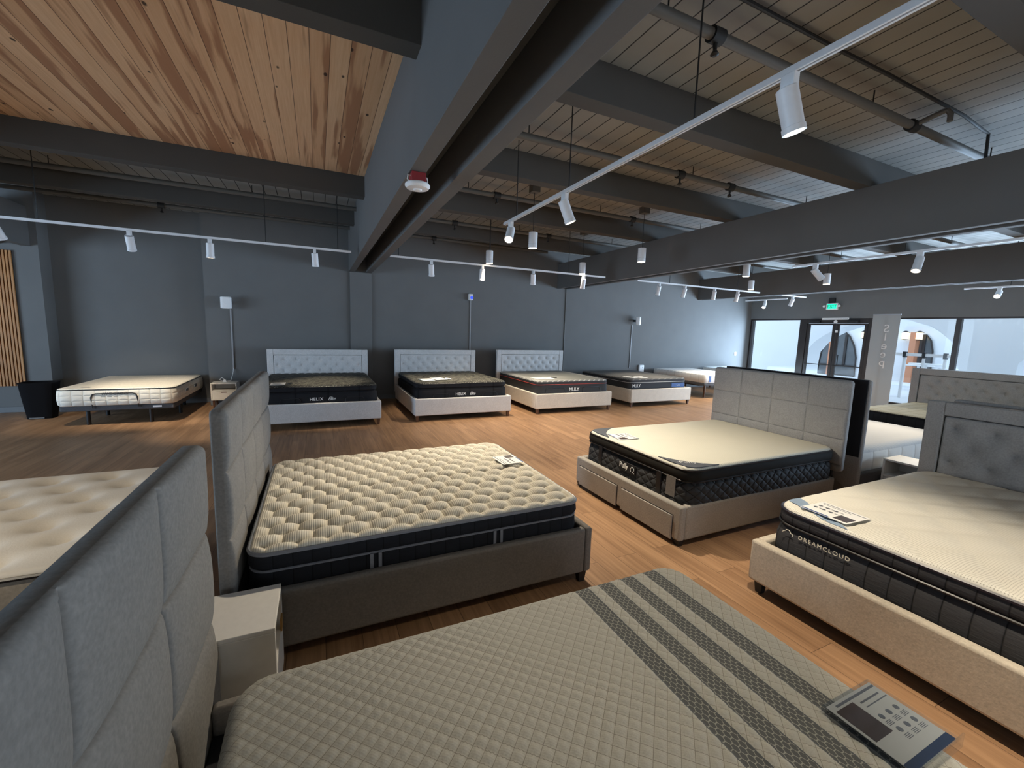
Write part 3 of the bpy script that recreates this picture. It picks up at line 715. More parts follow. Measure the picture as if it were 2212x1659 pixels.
def m_mlily(base, line, fan):
    t = NT('grey_knit_diagonal'); x, y, z = t.sep(t.coord())
    s = t.math('SINE', t.math('MULTIPLY', t.math('ADD', x, t.math('MULTIPLY', y, fan)), 2*PI/.06))
    e = t.ramp(t.math('MINIMUM', t.math('SUBTRACT', 2.05, x), t.math('SUBTRACT', .93, t.math('ABSOLUTE', y))), .20, .12)
    f = t.math('MULTIPLY', t.ramp(s, .5, .8), e)
    n = t.noise(t.coord(), 160, 2)
    c = t.mix(t.math('MULTIPLY', n, .5), base, tuple(k*1.35 for k in base))
    t.bump(t.math('ADD', f, t.math('MULTIPLY', n, .3)), .3, .004)
    return t.fin(t.mix(f, c, line), .85, .2)
M['mlily1'] = m_mlily((.20, .20, .185), (.50, .49, .46), .45); M['mlily2'] = m_mlily((.115, .112, .105), (.22, .215, .20), .3)
M['greyside'] = plain('charcoal_knit_side', (.035, .036, .039), .85); M['redpipe'] = plain('red_piping', (.35, .05, .04), .6); M['silverpipe'] = plain('silver_piping', (.5, .5, .5), .5)
def mlily(lab, cx, hy, topm, pipem, zt, right=False):
    T = zt-.34
    m_ = mattress('mattress', lab, (cx, hy, .34), -PI/2, 2.06, 1.84, T, topm, M['greyside'], None, .06, .09, .03, [(T-.03, 0), (T-.085, .006), (T-.09, .004), (.12, .014), (.03, .01), (0, -.01)], ((T-.088, .008, .006, pipem),), 'grey mattresses along the back wall')
    yy = 0 if not right else -.72
    text('lettering', 'MLILY', .105, M['thread'], m_, (2.078, yy, .125), (0,1,0), (0,0,1), space=.92, align='CENTER', bold=.002)
    if not right:
        for a, b in ((-.72, -.22), (.22, .70)):
            MB().tube([(2.072, a, .07), (2.076, a+.01, .17), (2.076, a+.05, .205), (2.076, b-.05, .205), (2.076, b-.01, .17), (2.072, b, .07)], .005, 6).build('handle', M['blackpipe'], m_)
    else:
        bx('woven_label', M['inkblue'], 2.072, .42, .10, 2.078, .86, .20, m_)
        text('lettering', 'fusion', .05, M['thread'], m_, (2.080, .65, .13), (0,1,0), (0,0,1), align='CENTER', space=1.0)
    return m_
mlily('grey mattress with red piping between the black and the dark grey ones', 5.11, 9.80, M['mlily1'], M['redpipe'], .70)
mlily('dark grey mattress with silver piping on the headless frame', 7.73, 9.97, M['mlily2'], M['silverpipe'], .665, True)

# sheets of paper and pens on the beds
def sheet(lab, x, y_, z, w_, l_, rz=0, group='price sheets on the back wall beds'):
    o = MB().box(-w_/2, -l_/2, 0, w_/2, l_/2, .004).build('price_sheet', M['paper'], loc=(x, y_, z)); o.rotation_euler = (0, 0, rz)
    tag(o, lab, 'price sheet', group)
    mb = MB()
    for k in range(4): mb.box(-w_*.36, l_*(.30-.16*k), .004, w_*random.uniform(.1, .34), l_*(.30-.16*k)+.012, .0044)
    mb.build('printed_lines', M['ink'], o); return o
sheet('white price sheet on the left black mattress', -.62, 7.98, .727, .22, .32, .0)
sheet('white price sheet on the right black mattress, left of the pair', 1.93, 8.13, .727, .24, .34, .12)
sheet('white price sheet on the right black mattress, beside the pen', 2.20, 8.24, .727, .24, .36, .15)
sheet('white price sheet on the grey mattress with red piping, left of the pair', 4.45, 8.2, .702, .22, .34, .1)
sheet('white price sheet on the grey mattress with red piping, near the black pen', 4.68, 8.16, .702, .22, .34, -.1)
sheet('white price sheet on the dark grey mattress, left of the pair', 7.12, 8.25, .667, .22, .34, .3)
sheet('white price sheet on the dark grey mattress, right of the pair', 7.40, 8.2, .667, .24, .34, -.2)
def pen(lab, x, y_, z, rz, mat):
    o = MB().tube([(-.07, 0, 0), (.07, 0, 0)], .011, 8).build('marker_pen', mat, loc=(x, y_, z+.012)); o.rotation_euler = (0, 0, rz); tag(o, lab, 'pen', 'marker pens on the beds')
pen('black marker pen beside the sheet on the left black mattress', -.44, 7.92, .727, 1.2, M['black'])
pen('white marker pen at the right of the two sheets on the black mattress', 2.37, 8.14, .727, -.9, M['white'])
pen('black marker pen on the grey mattress with red piping', 4.86, 8.2, .702, -.7, M['black'])

# ------------------------------------------------------------------ white mattresses at the right end of the wall
def m_wave(name, col):
    t = NT(name); x, y, z = t.sep(t.coord())
    s = t.math('SINE', t.math('MULTIPLY', t.math('ADD', x, t.math('MULTIPLY', t.math('SINE', t.math('MULTIPLY', y, 18)), .03)), 2*PI/.13))
    f = t.ramp(s, -.6, .9); t.bump(f, .35, .01)
    return t.fin(t.mix(f, tuple(k*.86 for k in col), col), .9, .12)
M['whitewave'] = m_wave('white_wave_knit', (.74, .74, .73))
M['whiteside'] = m_grid_side('white_quilted_side', (.74, .72, .68), .3, .3)
M['basegrey'] = fabric('dark_grey_base_cloth', (.085, .085, .09))
def adj_base(lab, x0, x1, y0, y1, z0, z1, legs, legmat=M['blackmetal'], rnd=.022, group='adjustable bases on legs'):
    r = thing('adjustable_base', lab, 'bed base', ((x0+x1)/2, (y0+y1)/2, 0), 0, group)
    hx, hy = (x1-x0)/2, (y1-y0)/2
    bx('deck', M['basegrey'], -hx, -hy, z0, hx, hy, z1, r, .02)
    bx('motor_housing', M['black'], -hx*.5, -hy*.5, z0-.07, hx*.5, hy*.6, z0, r)
    for lx, ly in legs: MB().lathe((lx, ly, 0), [(rnd*.9, 0), (rnd, .01), (rnd, z0)], 12).build('leg', legmat, r)
    return r
adj_base('dark base with bronze legs under the white mattress at the right of the row', 9.80, 11.34, 8.3, 10.33, .36, .44, ((-.5, -.8), (.5, -.8), (-.5, .8), (.5, .8)), M['leg'], .03)
m_ = mattress('mattress', 'white patterned mattress on the dark base right of the dark grey one', (10.57, 10.33, .44), -PI/2, 2.03, 1.53, .24, M['whitewave'], M['whiteside'], None, .06, .1, .035, group='white mattresses by the back wall')
bx('blue_label', M['inkblue'], 2.03, -.62, .03, 2.048, -.54, .20, m_)
adj_base('dark base under the last white mattress before the shopfront', 12.0, 13.54, 8.4, 10.33, .36, .46, ((-.5, -.8), (.5, -.8), (-.5, .8), (.5, .8)), M['leg'], .03)
mattress('mattress', 'plain white mattress in the corner by the shopfront', (12.77, 10.33, .46), -PI/2, 1.93, 1.53, .25, M['whitewave'], M['whiteside'], None, .08, .1, .04, group='white mattresses by the back wall')
o = MB().box(-.075, -.14, 0, .075, 0, .004).build('price_sheet', M['paper'], loc=(10.95, 8.95, .682)); tag(o, 'white price sheet on the white patterned mattress', 'price sheet')

# ------------------------------------------------------------------ white bed on black legs, far left
AX0, AX1, AY0, AY1 = -3.74, -2.24, 8.86, 10.80
ab = adj_base('black base on thin metal legs under the far left white mattress', AX0+.02, AX1-.02, AY0, AY1, .24, .33, ((-.43, -.86), (.38, -.86), (-.47, -.05), (.60, -.1), (.45, .8), (-.45, .8)), M['blackmetal'], .028)
ab2 = MB().tube([(-.32, -.985, .29), (-.32, -1.025, .47), (-.30, -1.025, .515), (-.26, -1.025, .53), (.20, -1.025, .53), (.24, -1.025, .515), (.26, -1.025, .47), (.26, -.985, .29)], .009, 8).build('retainer_bar', M['blackmetal'], ab)
bx('maker_plate', M['white'], .44, -.975, .27, .56, -.968, .30, ab)
M['avoside'] = m_grid_side('cream_quilted_side', (.74, .69, .60), .14, .085); M['avotop'] = fabric('cream_cotton', (.76, .70, .60), .006)
am = mattress('mattress', 'cream mattress with black piping at the far left of the back wall', ((AX0+AX1)/2, AY1, .33), -PI/2, AY1-AY0+.03, AX1-AX0, .28, M['avotop'], M['avoside'], h_scale(.004, .3, .3), .06, .10, .02, [(.26, 0), (.24, .008), (.18, .018), (.10, .02), (.03, .012), (0, -.01)], ((.262, .003, .008, M['blackpipe']),))
text('lettering', 'AVOCADO', .06, M['ink'], am, (1.992, -.02, .175), (0,1,0), (0,0,1), align='CENTER', space=1.15)
mb = MB()
for k in range(5): mb.box(1.988, -.2+k*.08, .145, 1.991, -.2+k*.08+.06, .152)
mb.build('small_print', M['ink'], am)
MB().lathe((1.80, -.46, .279), [(.075, 0), (.075, .003)], 24).build('round_patch', M['ink'], am)
for k in (1.25, .65): bx('handle', M['ink'], k, AX1-AX0-.75-.74+.755, .12, k+.16, AX1-AX0-.75-.74+.775, .17, am)
# waste bin
r = thing('waste_bin', 'large black tapered waste bin in front of the wooden slats', 'bin', (-4.33, 9.82, 0), .1)
mb = MB(); rg = []
for z, a, b in ((0, .165, .13), (.04, .17, .135), (.60, .225, .19), (.62, .232, .197), (.62, .21, .175), (.56, .20, .17)):
    ring = []
    for k in range(32):
        t = 2*PI*k/32; c, s = math.cos(t), math.sin(t); e = 5
        q = (abs(c)**e+abs(s)**e)**(-1/e); ring.append((c*q*a, s*q*b, z))
    rg.append(ring)
mb.loft(rg, True, True).build('bin_body', plain('bin_black', (.006, .006, .007), .75, .08), r); bx('foot_strip', M['bead'], -.12, -.146, .012, .06, -.13, .03, r)
# wooden slat panel
r = thing('slat_panel', 'vertical wooden slat panel at the left edge of the wall', 'wall panel', (0, 10.5, 0))
bx('backing', M['black'], -7.2, -.016, .48, -4.79, -.004, 2.85, r)
mb = MB()
for k in range(54): mb.box(-4.82-k*.0435, -.04, .48, -4.793-k*.0435, -.016, 2.85)
o = mb.build('slats', M['slat'], r); o['kind'] = 'stuff'

# ------------------------------------------------------------------ devices on the back wall
def speaker(lab, x, z, w_=.19, h_=.24, yo=.10, tilt=0, bracket=True):
    r = thing('wall_speaker', lab, 'speaker', (x, YW-.005, z), 0, 'white speakers on the back wall')
    o = MB(); rings = []
    for zz, k in ((-h_/2, .8), (-h_/2+.015, 1), (h_/2-.015, 1), (h_/2, .8)):
        rings.append([(math.copysign(abs(math.cos(t))**.5, math.cos(t))*w_/2*k, math.copysign(abs(math.sin(t))**.6, math.sin(t))*.07*k, zz) for t in np.linspace(0, 2*PI, 28, endpoint=False)])
    o.loft(rings); b = o.build('speaker_body', M['white'], r); b.location = (0, -yo-.07, 0); b.rotation_euler = (0, 0, tilt)
    MB().box(-.03, -yo-.02, -.03, .03, 0, .03).build('bracket', M['black'], r)
    return r
speaker('white speaker high on the wall above the left nightstand', -1.66, 2.12)
speaker('white speaker on a black bracket above the dark grey mattress', 9.0, 2.15, .17, .25, .12, .7)
r = thing('wall_camera', 'small white wall device with a blue light above the second black mattress', 'device', (3.59, YW, 2.56))
bx('housing', M['white'], -.055, -.09, -.09, .055, 0, .08, r, .02); MB().lathe((.02, -.092, -.02), [(.04, 0), (.04, .006)], 18, (0, -1, 0)).build('blue_light', glow('blue_led', (.05, .10, 1), 1.0), r)
M['race'] = plain('grey_cable_cover', (.30, .30, .31), .5)
for x, z0, z1, lab in ((-1.615, .76, 2.0, 'grey cable cover running down to the left nightstand'), (3.605, 0.3, 2.47, 'grey cable cover running down behind the second black mattress'), (8.92, .68, 2.02, 'grey cable cover running down behind the dark grey mattress')):
    tag(bx('cable_cover', M['race'], x-.014, YW-.022, z0, x+.014, YW, z1, None, .004), lab, 'cable cover', 'cable covers on the back wall')
r = bx('light_switch', M['white'], 13.70, YW-.012, 1.09, 13.80, YW, 1.22, None, .006); tag(r, 'white light switch plate near the shopfront corner', 'switch')
bx('rocker', M['white'], 13.735, YW-.018, 1.12, 13.765, YW-.012, 1.19, r, .002)
r = thing('plug_box', 'white plug-in box on the wall behind the dark grey mattress', 'device', (9.38, YW, .66))
bx('housing', M['white'], -.10, -.07, -.12, .10, 0, .12, r, .025); bx('slot', M['ink'], .02, -.073, .03, .045, -.069, .05, r)

# ------------------------------------------------------------------ nightstands
def nightstand(lab, loc, rz, w_, d_, z0, z1, mat, notch=True, group='white nightstands'):
    """front faces local -y"""
    r = thing('nightstand', lab, 'nightstand', loc, rz, group); t = .02; zm = z0+(z1-z0)*.52
    bx('top', mat, -w_/2, -d_/2, z1-t, w_/2, d_/2, z1, r, .003)
    for s in (-1, 1):
        a, b = sorted((s*w_/2, s*(w_/2-t))); bx('side_panel', mat, a, -d_/2, z0, b, d_/2, z1-t, r, .003)
    bx('bottom_panel', mat, -w_/2+t, -d_/2, z0, w_/2-t, d_/2, z0+t, r); bx('back_panel', mat, -w_/2+t, d_/2-.012, z0+t, w_/2-t, d_/2, z1-t, r)
    bx('shelf', mat, -w_/2+t, -d_/2, zm, w_/2-t, d_/2-.012, zm+t, r)
    dr = bx('drawer', mat, -w_/2+t+.003, -d_/2+.0, z0+t+.003, w_/2-t-.003, -d_/2+.018, zm-.004, r, .002)
    if notch: bx('handle', M['leg'], -.05, -d_/2-.006, zm-.03, .05, -d_/2+.001, zm-.012, dr, .002)
    for sx in (-1, 1):
        for sy in (-1, 1): MB().taper(sx*(w_/2-.04), sy*(d_/2-.04), 0, z0, .013, .02).build('leg', M['leg'], r)
    return r
nightstand('white nightstand with open shelf left of the first black mattress', (-1.735, 10.18, 0), 0, .44, .38, .17, .515, M['whitelam'])
cab = MB().tube([(-1.615, YW-.03, .77), (-1.62, 10.39, .70), (-1.64, 10.36, .60), (-1.66, 10.33, .53), (-1.72, 10.3, .525), (-1.80, 10.27, .53), (-1.84, 10.24, .56), (-1.80, 10.24, .60), (-1.76, 10.24, .57), (-1.755, 10.24, .527)], .006, 8).build('power_cable', M['white']); tag(cab, 'white power cable looped on the left nightstand', 'cable')
o = MB().taper(0, 0, 0, .045, .035, .02).build('power_adapter', M['white'], loc=(-1.745, 10.2, .516)); tag(o, 'white power adapter on the left nightstand', 'adapter')
M['tan'] = plain('tan_wood_pull', (.34, .19, .05), .5)
ns = nightstand('white nightstand between the two beds in front, beside the seamed headboards', (-.370, 2.04, 0), PI/2, .34, .355, .06, .47, M['whitelam'], False)
nightstand_pull = bx('handle', M['tan'], .06, -.184, .29, .11, -.176, .35, ns)
nightstand('white open nightstand behind the tufted headboard on the right', (5.68, 2.12, 0), -PI/2, .34, .34, .10, .50, M['whitelam'])

# ------------------------------------------------------------------ front bed with cream puffed mattress
frame('bed_frame', 'grey bed frame with tall seamed headboard under the cream puffed mattress', (-.46, 3.10, 0), 0, 2.16, 1.70, .085, .405, M['fabdark'], .055, 'squares', 1.335, 1.84, .075, M['legblack'], .12, .05, None, 4, (1.035, .70, .37), M['fabhead'], hbo=.10)
M['puff'] = m_stripe_rib('cream_ribbed_knit', (.76, .71, .60), .0115, 0, .35)
def h_puff(A, px, py):
    def h(x, y_):
        u = y_/py; i = np.floor(u); v = x/px+.5*(i % 2); a = 2*(u-i)-1; b = 2*(v-np.floor(v))-1
        return A*(np.clip(1-np.abs(a)**2, 0, 1)**.6*np.clip(1-np.abs(b)**2.2, 0, 1)**.6)-A*.6
    return h
M['navyside'] = m_channel_side('black_ticking_side', (.012, .0135, .017), .09, .35)
M['greypipe'] = plain('grey_satin_piping', (.20, .21, .24), .4)
fm = mattress('mattress', 'cream puffed mattress with grey piping on the bed in the middle', (-.345, 3.095, .265), 0, 1.97, 1.57, .335, M['puff'], M['navyside'], h_puff(.038, .148, .118), .0125, .10, .022,
  [(.312, 0), (.30, .006), (.25, .012), (.225, -.006), (.20, .004), (.12, .008), (.03, .006), (0, -.01)], ((.315, .004, .011, M['greypipe']), (.222, -.001, .007, M['greypipe'])))
for k in (.58, 1.32):
    for j in (0, .045): bx('handle_tape', M['greypipe'], k+j, -.800, .06, k+j+.018, -.790, .222, fm)
def info_card(lab, loc, rz, w_, l_, stand=False, tilt=0, blue=True):
    """sheet with printed lines and a photograph; long side along local x"""
    r = thing('spec_card', lab, 'info card', loc, rz); r.rotation_euler = (tilt, 0, rz)
    bx('sheet', M['paper'], -l_/2, -w_/2, .004, l_/2, w_/2, .006, r)
    bx('picture', M['photo'], l_*.16, -w_*.40, .006, l_*.46, -w_*.02, .0066, r)
    mb = MB()
    mb.box(-l_*.46, w_*.38, .006, l_*.46, w_*.41, .0066).box(-l_*.40, w_*.29, .006, l_*.2, w_*.31, .0066)
    for k in range(3):
        for j in range(2):
            cx_, cy_ = -l_*(.36-.17*k), w_*(.10-.2*j)
            mb.lathe((cx_, cy_, .006), [(w_*.055, 0), (w_*.055, .0006)], 10); mb.box(cx_+w_*.08, cy_-.003, .006, cx_+w_*.20, cy_, .0066).box(cx_+w_*.08, cy_+.004, .006, cx_+w_*.17, cy_+.007, .0066)
    mb.build('printed_lines', M['ink'], r)
    if blue: bx('printed_band', M['inkblue'], -l_*.48, -w_*.49, .006, l_*.1, -w_*.43, .0066, r)
    return r
info_card('printed info card on the cream puffed mattress', (1.49, 3.24, .612), PI*.5+.05, .20, .23)

# ------------------------------------------------------------------ nearest bed, striped mattress
frame('bed_frame', 'grey bed frame with seamed headboard under the striped mattress, nearest the camera', (-.46, .908, 0), 0, 2.16, 1.62, .085, .34, M['fabdark'], .055, 'squares', 1.29, 1.90, .075, M['legblack'], .12, .05, None, 4, (.938, .567), M['fabhead'], seam=.036)
def m_near():
    t = NT('grey_quilt_with_honeycomb_bands'); x, y, z = t.sep(t.coord())
    d1 = t.math('SINE', t.math('MULTIPLY', t.math('ADD', x, y), 2*PI/.0105)); d2 = t.noise(t.coord(), 260, 2)
    base = t.mix(d2, (.33, .325, .29), (.46, .45, .405))
    # stitch lines between the diamonds
    u = t.math('ABSOLUTE', t.math('SINE', t.math('MULTIPLY', t.math('ADD', x, y), PI/.052))); v = t.math('ABSOLUTE', t.math('SINE', t.math('MULTIPLY', t.math('SUBTRACT', x, y), PI/.052)))
    base = t.mix(t.ramp(t.math('MINIMUM', u, v), .02, .10), (.19, .18, .155), base)
    msk = None; cell = None
    for c0 in BANDS:
        a = t.math('LESS_THAN', t.math('ABSOLUTE', t.math('SUBTRACT', x, c0)), .034)
        e = t.math('COMPARE', t.math('ABSOLUTE', t.math('SUBTRACT', x, c0)), .0345, .0022)
        msk = a if msk is None else t.math('MAXIMUM', msk, a); cell = e if cell is None else t.math('MAXIMUM', cell, e)
    def hexd(ox, oy):
        gx = t.math('SUBTRACT', t.math('FLOORED_MODULO', t.math('ADD', t.math('DIVIDE', y, .026), ox), 1.0), .5)
        gy = t.math('SUBTRACT', t.math('FLOORED_MODULO', t.math('ADD', t.math('DIVIDE', x, .017), oy), 1.7320508), .8660254)
        ax, ay = t.math('ABSOLUTE', gx), t.math('ABSOLUTE', gy)
        return t.math('MAXIMUM', ax, t.math('ADD', t.math('MULTIPLY', ax, .5), t.math('MULTIPLY', ay, .8660254)))
    hexv = t.math('SUBTRACT', .5, t.math('MINIMUM', hexd(0.0, 0.0), hexd(.5, .8660254)))
    band = t.mix(t.ramp(hexv, .035, .075), (.30, .30, .27), (.095, .10, .10))
    c = t.mix(msk, base, band); c = t.mix(cell, c, (.10, .11, .12))
    t.bump(t.math('MULTIPLY', d1, .5), .08, .002)
    return t.fin(c, .88, .15)
BANDS = [x+.28 for x in (1.072, 1.198, 1.328, 1.468)]
M['near'] = m_near()
def h_near(x, y_):
    u = np.abs(np.sin(PI*(x+y_)/.052)); v = np.abs(np.sin(PI*(x-y_)/.052)); q = .0065*(np.minimum(u, v)**.7)
    for c0 in BANDS: q = q*np.clip((np.abs(x-c0)-.036)/.006, 0, 1)
    return q+.006*np.sin(x*2.1)*np.cos(y_*2.3)
nm = mattress('mattress', 'grey quilted mattress with four honeycomb bands, nearest the camera', (-.28, .745, .27), 0, 1.93, 1.53, .30, M['near'], M['near'], h_near, .0085, .12, .05)
tg = thing('care_label', 'small printed label at the head corner of the striped mattress', 'label', (-.10, 1.34, .566), .25)
bx('patch', M['fabwhite'], -.05, -.04, 0, .05, .04, .004, tg)
mb = MB()
for k, l in ((-.035, .05), (-.012, .03), (.002, .045), (.022, .055)): mb.box(k, -l/2, .004, k+.011, l/2, .0055)
mb.build('printed_lines', M['ink'], tg)
# acrylic stand with the spec card
card = thing('acrylic_card_stand', 'clear acrylic stand with printed card on the striped mattress', 'sign stand', (1.545, .535, .578), .0)
bx('acrylic_sheet', M['acrylic'], -.13, -.115, .020, .13, .115, .023, card)
MB().box(-.13, -.121, 0, .13, -.117, .045).build('acrylic_foot', M['acrylic'], card); MB().box(-.13, .113, .0, .13, .116, .019).build('acrylic_foot', M['acrylic'], card)
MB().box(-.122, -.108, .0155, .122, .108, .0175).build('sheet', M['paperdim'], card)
MB().box(-.112, -.02, .0176, -.022, .085, .0182).build('picture', M['photo'], card)
mb = MB().box(-.09, .092, .0176, .118, .099, .0182).box(.0, .07, .0176, .10, .075, .0182).box(.0, .055, .0176, .115, .058, .0182)
for k in range(3):
    for j in range(2):
        cx_, cy_ = .005+.042*k, .02-.045*j
        mb.lathe((cx_, cy_, .0176), [(.009, 0), (.009, .0006)], 10)
        for q in range(4): mb.box(cx_-.014, cy_-.016-.004*q, .0176, cx_+.012, cy_-.0145-.004*q, .0182)
mb.build('printed_lines', M['ink'], card)
MB().box(-.122, -.108, .0176, .122, -.085, .0182).build('printed_band', plain('navy_ink', (.012, .028, .075), .5), card)

# ------------------------------------------------------------------ button-tufted bed at the left edge
def m_button():
    t = NT('cream_wool_knit'); n = t.noise(t.coord(), 120, 2); p = t.noise(t.coord(), 3, 2)
    t.bump(n, .25, .003)
    return t.fin(t.mix(p, (.60, .55, .48), (.72, .68, .61)), .92, .1)
M['wool'] = m_button()
def h_button(x, y_):
    q = np.zeros(x.shape)
    for i in range(-1, 10):
        for j in range(-4, 5):
            cx_ = .20+i*.30+(.15 if j % 2 else 0); cy_ = j*.20
            if abs(cy_) < .68 and .1 < cx_ < 2.0: q += .032*np.exp(-((x-cx_)**2+(y_-cy_)**2)/.055**2)+.007*np.exp(-((x-cx_)**2+(y_-cy_)**2)/.12**2)
    return -q
lb = mattress('mattress', 'cream button-tufted mattress with black piping at the left edge', (-.98, 3.11, .33), PI, 2.03, 1.46, .325, M['wool'], fabric('taupe_side_cloth', (.30, .26, .21)), h_button, .026, .10, .03, None, ((.30, .006, .010, M['blackpipe']), (.03, .008, .008, M['blackpipe'])))
frame('bed_frame', 'dark low bed frame under the cream button-tufted mattress', (-.95, 3.11, 0), PI, 2.10, 1.56, .10, .40, M['basegrey'], .05, None, legmat=M['legblack'])

# ------------------------------------------------------------------ storage bed with two foot drawers
sf = frame('bed_frame', 'taupe storage bed frame with two foot drawers and square seamed headboard', (4.875, 3.13, 0), PI, 2.215, 1.53, .05, .345, M['fabstor'], .065, 'squares', 1.345, 1.59, .075, M['legblack'], .40, .04, None, 4, (1.045, .738, .47), M['fab'], seam=.020)
for a, b in ((-.69, -.04), (.03, .68)):
    dr = bx('drawer', M['fabstor'], 2.212, a, .04, 2.228, b, .25, sf, .006)
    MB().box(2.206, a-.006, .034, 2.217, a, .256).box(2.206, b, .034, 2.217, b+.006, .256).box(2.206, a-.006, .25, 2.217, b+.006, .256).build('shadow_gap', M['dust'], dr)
for s in (-1, 1): bx('headboard_support', M['dust'], .0, s*.62-.04, 0, .05, s*.62+.04, .45, sf)
bx('bracket_plate', M['fabstor'], -.06, .70, 1.00, .0, .76, 1.14, sf)
def m_puffytop():
    t = NT('cream_fine_rib_top'); x, y, z = t.sep(t.coord())
    s = t.math('SINE', t.math('MULTIPLY', t.math('ADD', t.math('MULTIPLY', x, 1.0), 0.0), 2*PI/.022)); s2 = t.math('SINE', t.math('MULTIPLY', y, 2*PI/.05))
    f = t.ramp(t.math('MULTIPLY', s, t.math('ADD', .7, t.math('MULTIPLY', s2, .3))), -1, 1)
    n = t.noise(t.coord(), 7, 2); t.bump(f, .35, .004)
    c = t.mix(f, (.66, .64, .55), (.77, .75, .65))
    return t.fin(t.mix(t.math('MULTIPLY', n, .3), c, (.62, .61, .53)), .9, .12)
M['puffytop'] = m_puffytop()
M['puffyside'] = m_diamond_side('charcoal_diamond_quilt', (.032, .033, .036), (.004, .004, .004), .085)
pm = mattress('mattress', 'cream topped mattress with black diamond quilted sides on the storage bed', (4.795, 3.115, .20), PI, 2.05, 1.45, .455, M['puffytop'], M['puffyside'], h_scale(.003, .5, .4), .05, .11, .03,
  [(.425, 0), (.41, .01), (.36, .014), (.335, .004), (.322, -.03), (.305, .0), (.25, .014), (.10, .016), (.03, .008), (0, -.01)], ((.43, .006, .008, M['blackpipe']), (.335, .010, .007, M['blackpipe'])))
M['gusset'] = m_channel_side('brown_black_gusset', (.03, .027, .022), .6, .2)
P, lp = pad(2.05, 1.45, .455, .11, .03, None, .05); nr = loop_normals(lp)
mb = MB(); mb.loft([[tuple(p) for p in loop_at(lp, nr, o, z)] for z, o in ((.425, .004), (.405, .016), (.37, .019), (.340, .008))], False, False); mb.build('gusset', M['gusset'], pm)
for yy in (-.44, .41):
    bx('handle_tape', M['blackpipe'], 2.062, yy-.028, .12, 2.072, yy+.028, .345, pm, .004)
bx('brand_label', M['black'], 2.064, -.125, .195, 2.074, .115, .29, pm, .002)
text('lettering', 'Puffy', .072, M['thread'], pm, (2.0755, -.115, .228), (0, 1, 0), (0, 0, 1), space=.9, bold=.002)
MB().tube([(2.077, .055, .222), (2.077, .048, .240), (2.077, .056, .258), (2.077, .068, .270), (2.077, .085, .266), (2.077, .098, .252), (2.077, .094, .234), (2.077, .078, .226), (2.077, .10, .212)], .0038, 6).build('cloud_logo', M['thread'], pm)
def corner_patch(yc, sgn):
    pts = []
    # rounded triangle hugging a foot corner
    for t in np.linspace(0, 1, 9): pts.append((2.035-.36*t, yc*.985-sgn*0))
    c0 = [(2.035-.34, sgn*.715), (2.035-.2, sgn*.63), (2.035-.09, sgn*.52), (2.035, sgn*.35), (2.04, sgn*.55), (2.02, sgn*.67), (1.97, sgn*.705), (1.9, sgn*.716)]
    if sgn < 0: c0 = c0[::-1]
    o = MB().poly(c0, .452, .4588).build('corner_patch', M['ink'], pm); return o
for sg in (-1, 1):
    corner_patch(.725, sg)
text('lettering', 'Puffy', .07, M['thread'], pm, (1.84, .585, .4592), (.35, .55, 0), (-.55, .35, 0), extrude=.0006) if False else text('lettering', 'Puffy', .075, M['thread'], pm, (1.93, .60, .459), (-.8, .4, 0), (-.4, -.8, 0), extrude=.0006, align='CENTER')
mb = MB()
for k in range(4): mb.lathe((1.99-.055*k, .545+.035*k, .459), [(.014, 0), (.014, .0006)], 10)
mb.build('printed_icons', M['greypipe'], pm)
bx('care_tag', M['fabdark'], 2.062, .50, .17, 2.068, .60, .345, pm)
info_card('printed info card with a blue band on the storage bed mattress', (2.92, 3.44, .657), -PI/2-.1, .24, .23)

# bed behind it, head against the other headboard
frame('bed_frame', 'grey bed frame with dark backed headboard facing the shopfront behind the storage bed', (5.05, 3.12, 0), 0, 2.25, 1.62, .09, .36, M['basegrey'], .055, 'squares', 1.352, 1.66, .075, M['legblack'], .12, .05, None, 4, (1.03, .72, .41), M['fab'])
bp = MB().box(5.035, 2.30, .55, 5.049, 3.93, 1.35).build('backing_panel', M['dust']); tag(bp, 'black dust cloth on the back of the headboard behind the storage bed', 'backing')
mattress('mattress', 'plain white mattress behind the storage bed', (5.14, 3.12, .27), 0, 2.12, 1.50, .35, m_stripe_rib('white_fine_rib', (.68, .67, .65), .024, 0, .4), M['whiteside'], None, .05, .12, .07)
# far bed with cream quilted mattress
frame('bed_frame', 'grey bed frame with wide tufted headboard backing on to the shopfront', (10.42, 2.95, 0), PI, 2.2, 2.1, .11, .42, M['fabdark'], .06, ('tuft', .235, .125, .046), 1.27, 2.2, .09, M['legblack'], .2, .05, None, hbmat=M['fab'])
M['quilt'] = m_stripe_rib('cream_wide_quilt', (.72, .68, .53), .03, 1, .2)
mattress('mattress', 'cream quilted mattress with dark sides before the wide tufted headboard', (10.33, 2.95, .34), PI, 2.04, 1.95, .29, M['quilt'], M['navyside'], h_puff(.02, .30, .18), .03, .1, .025, None, ((.265, .005, .009, M['blackpipe']),))

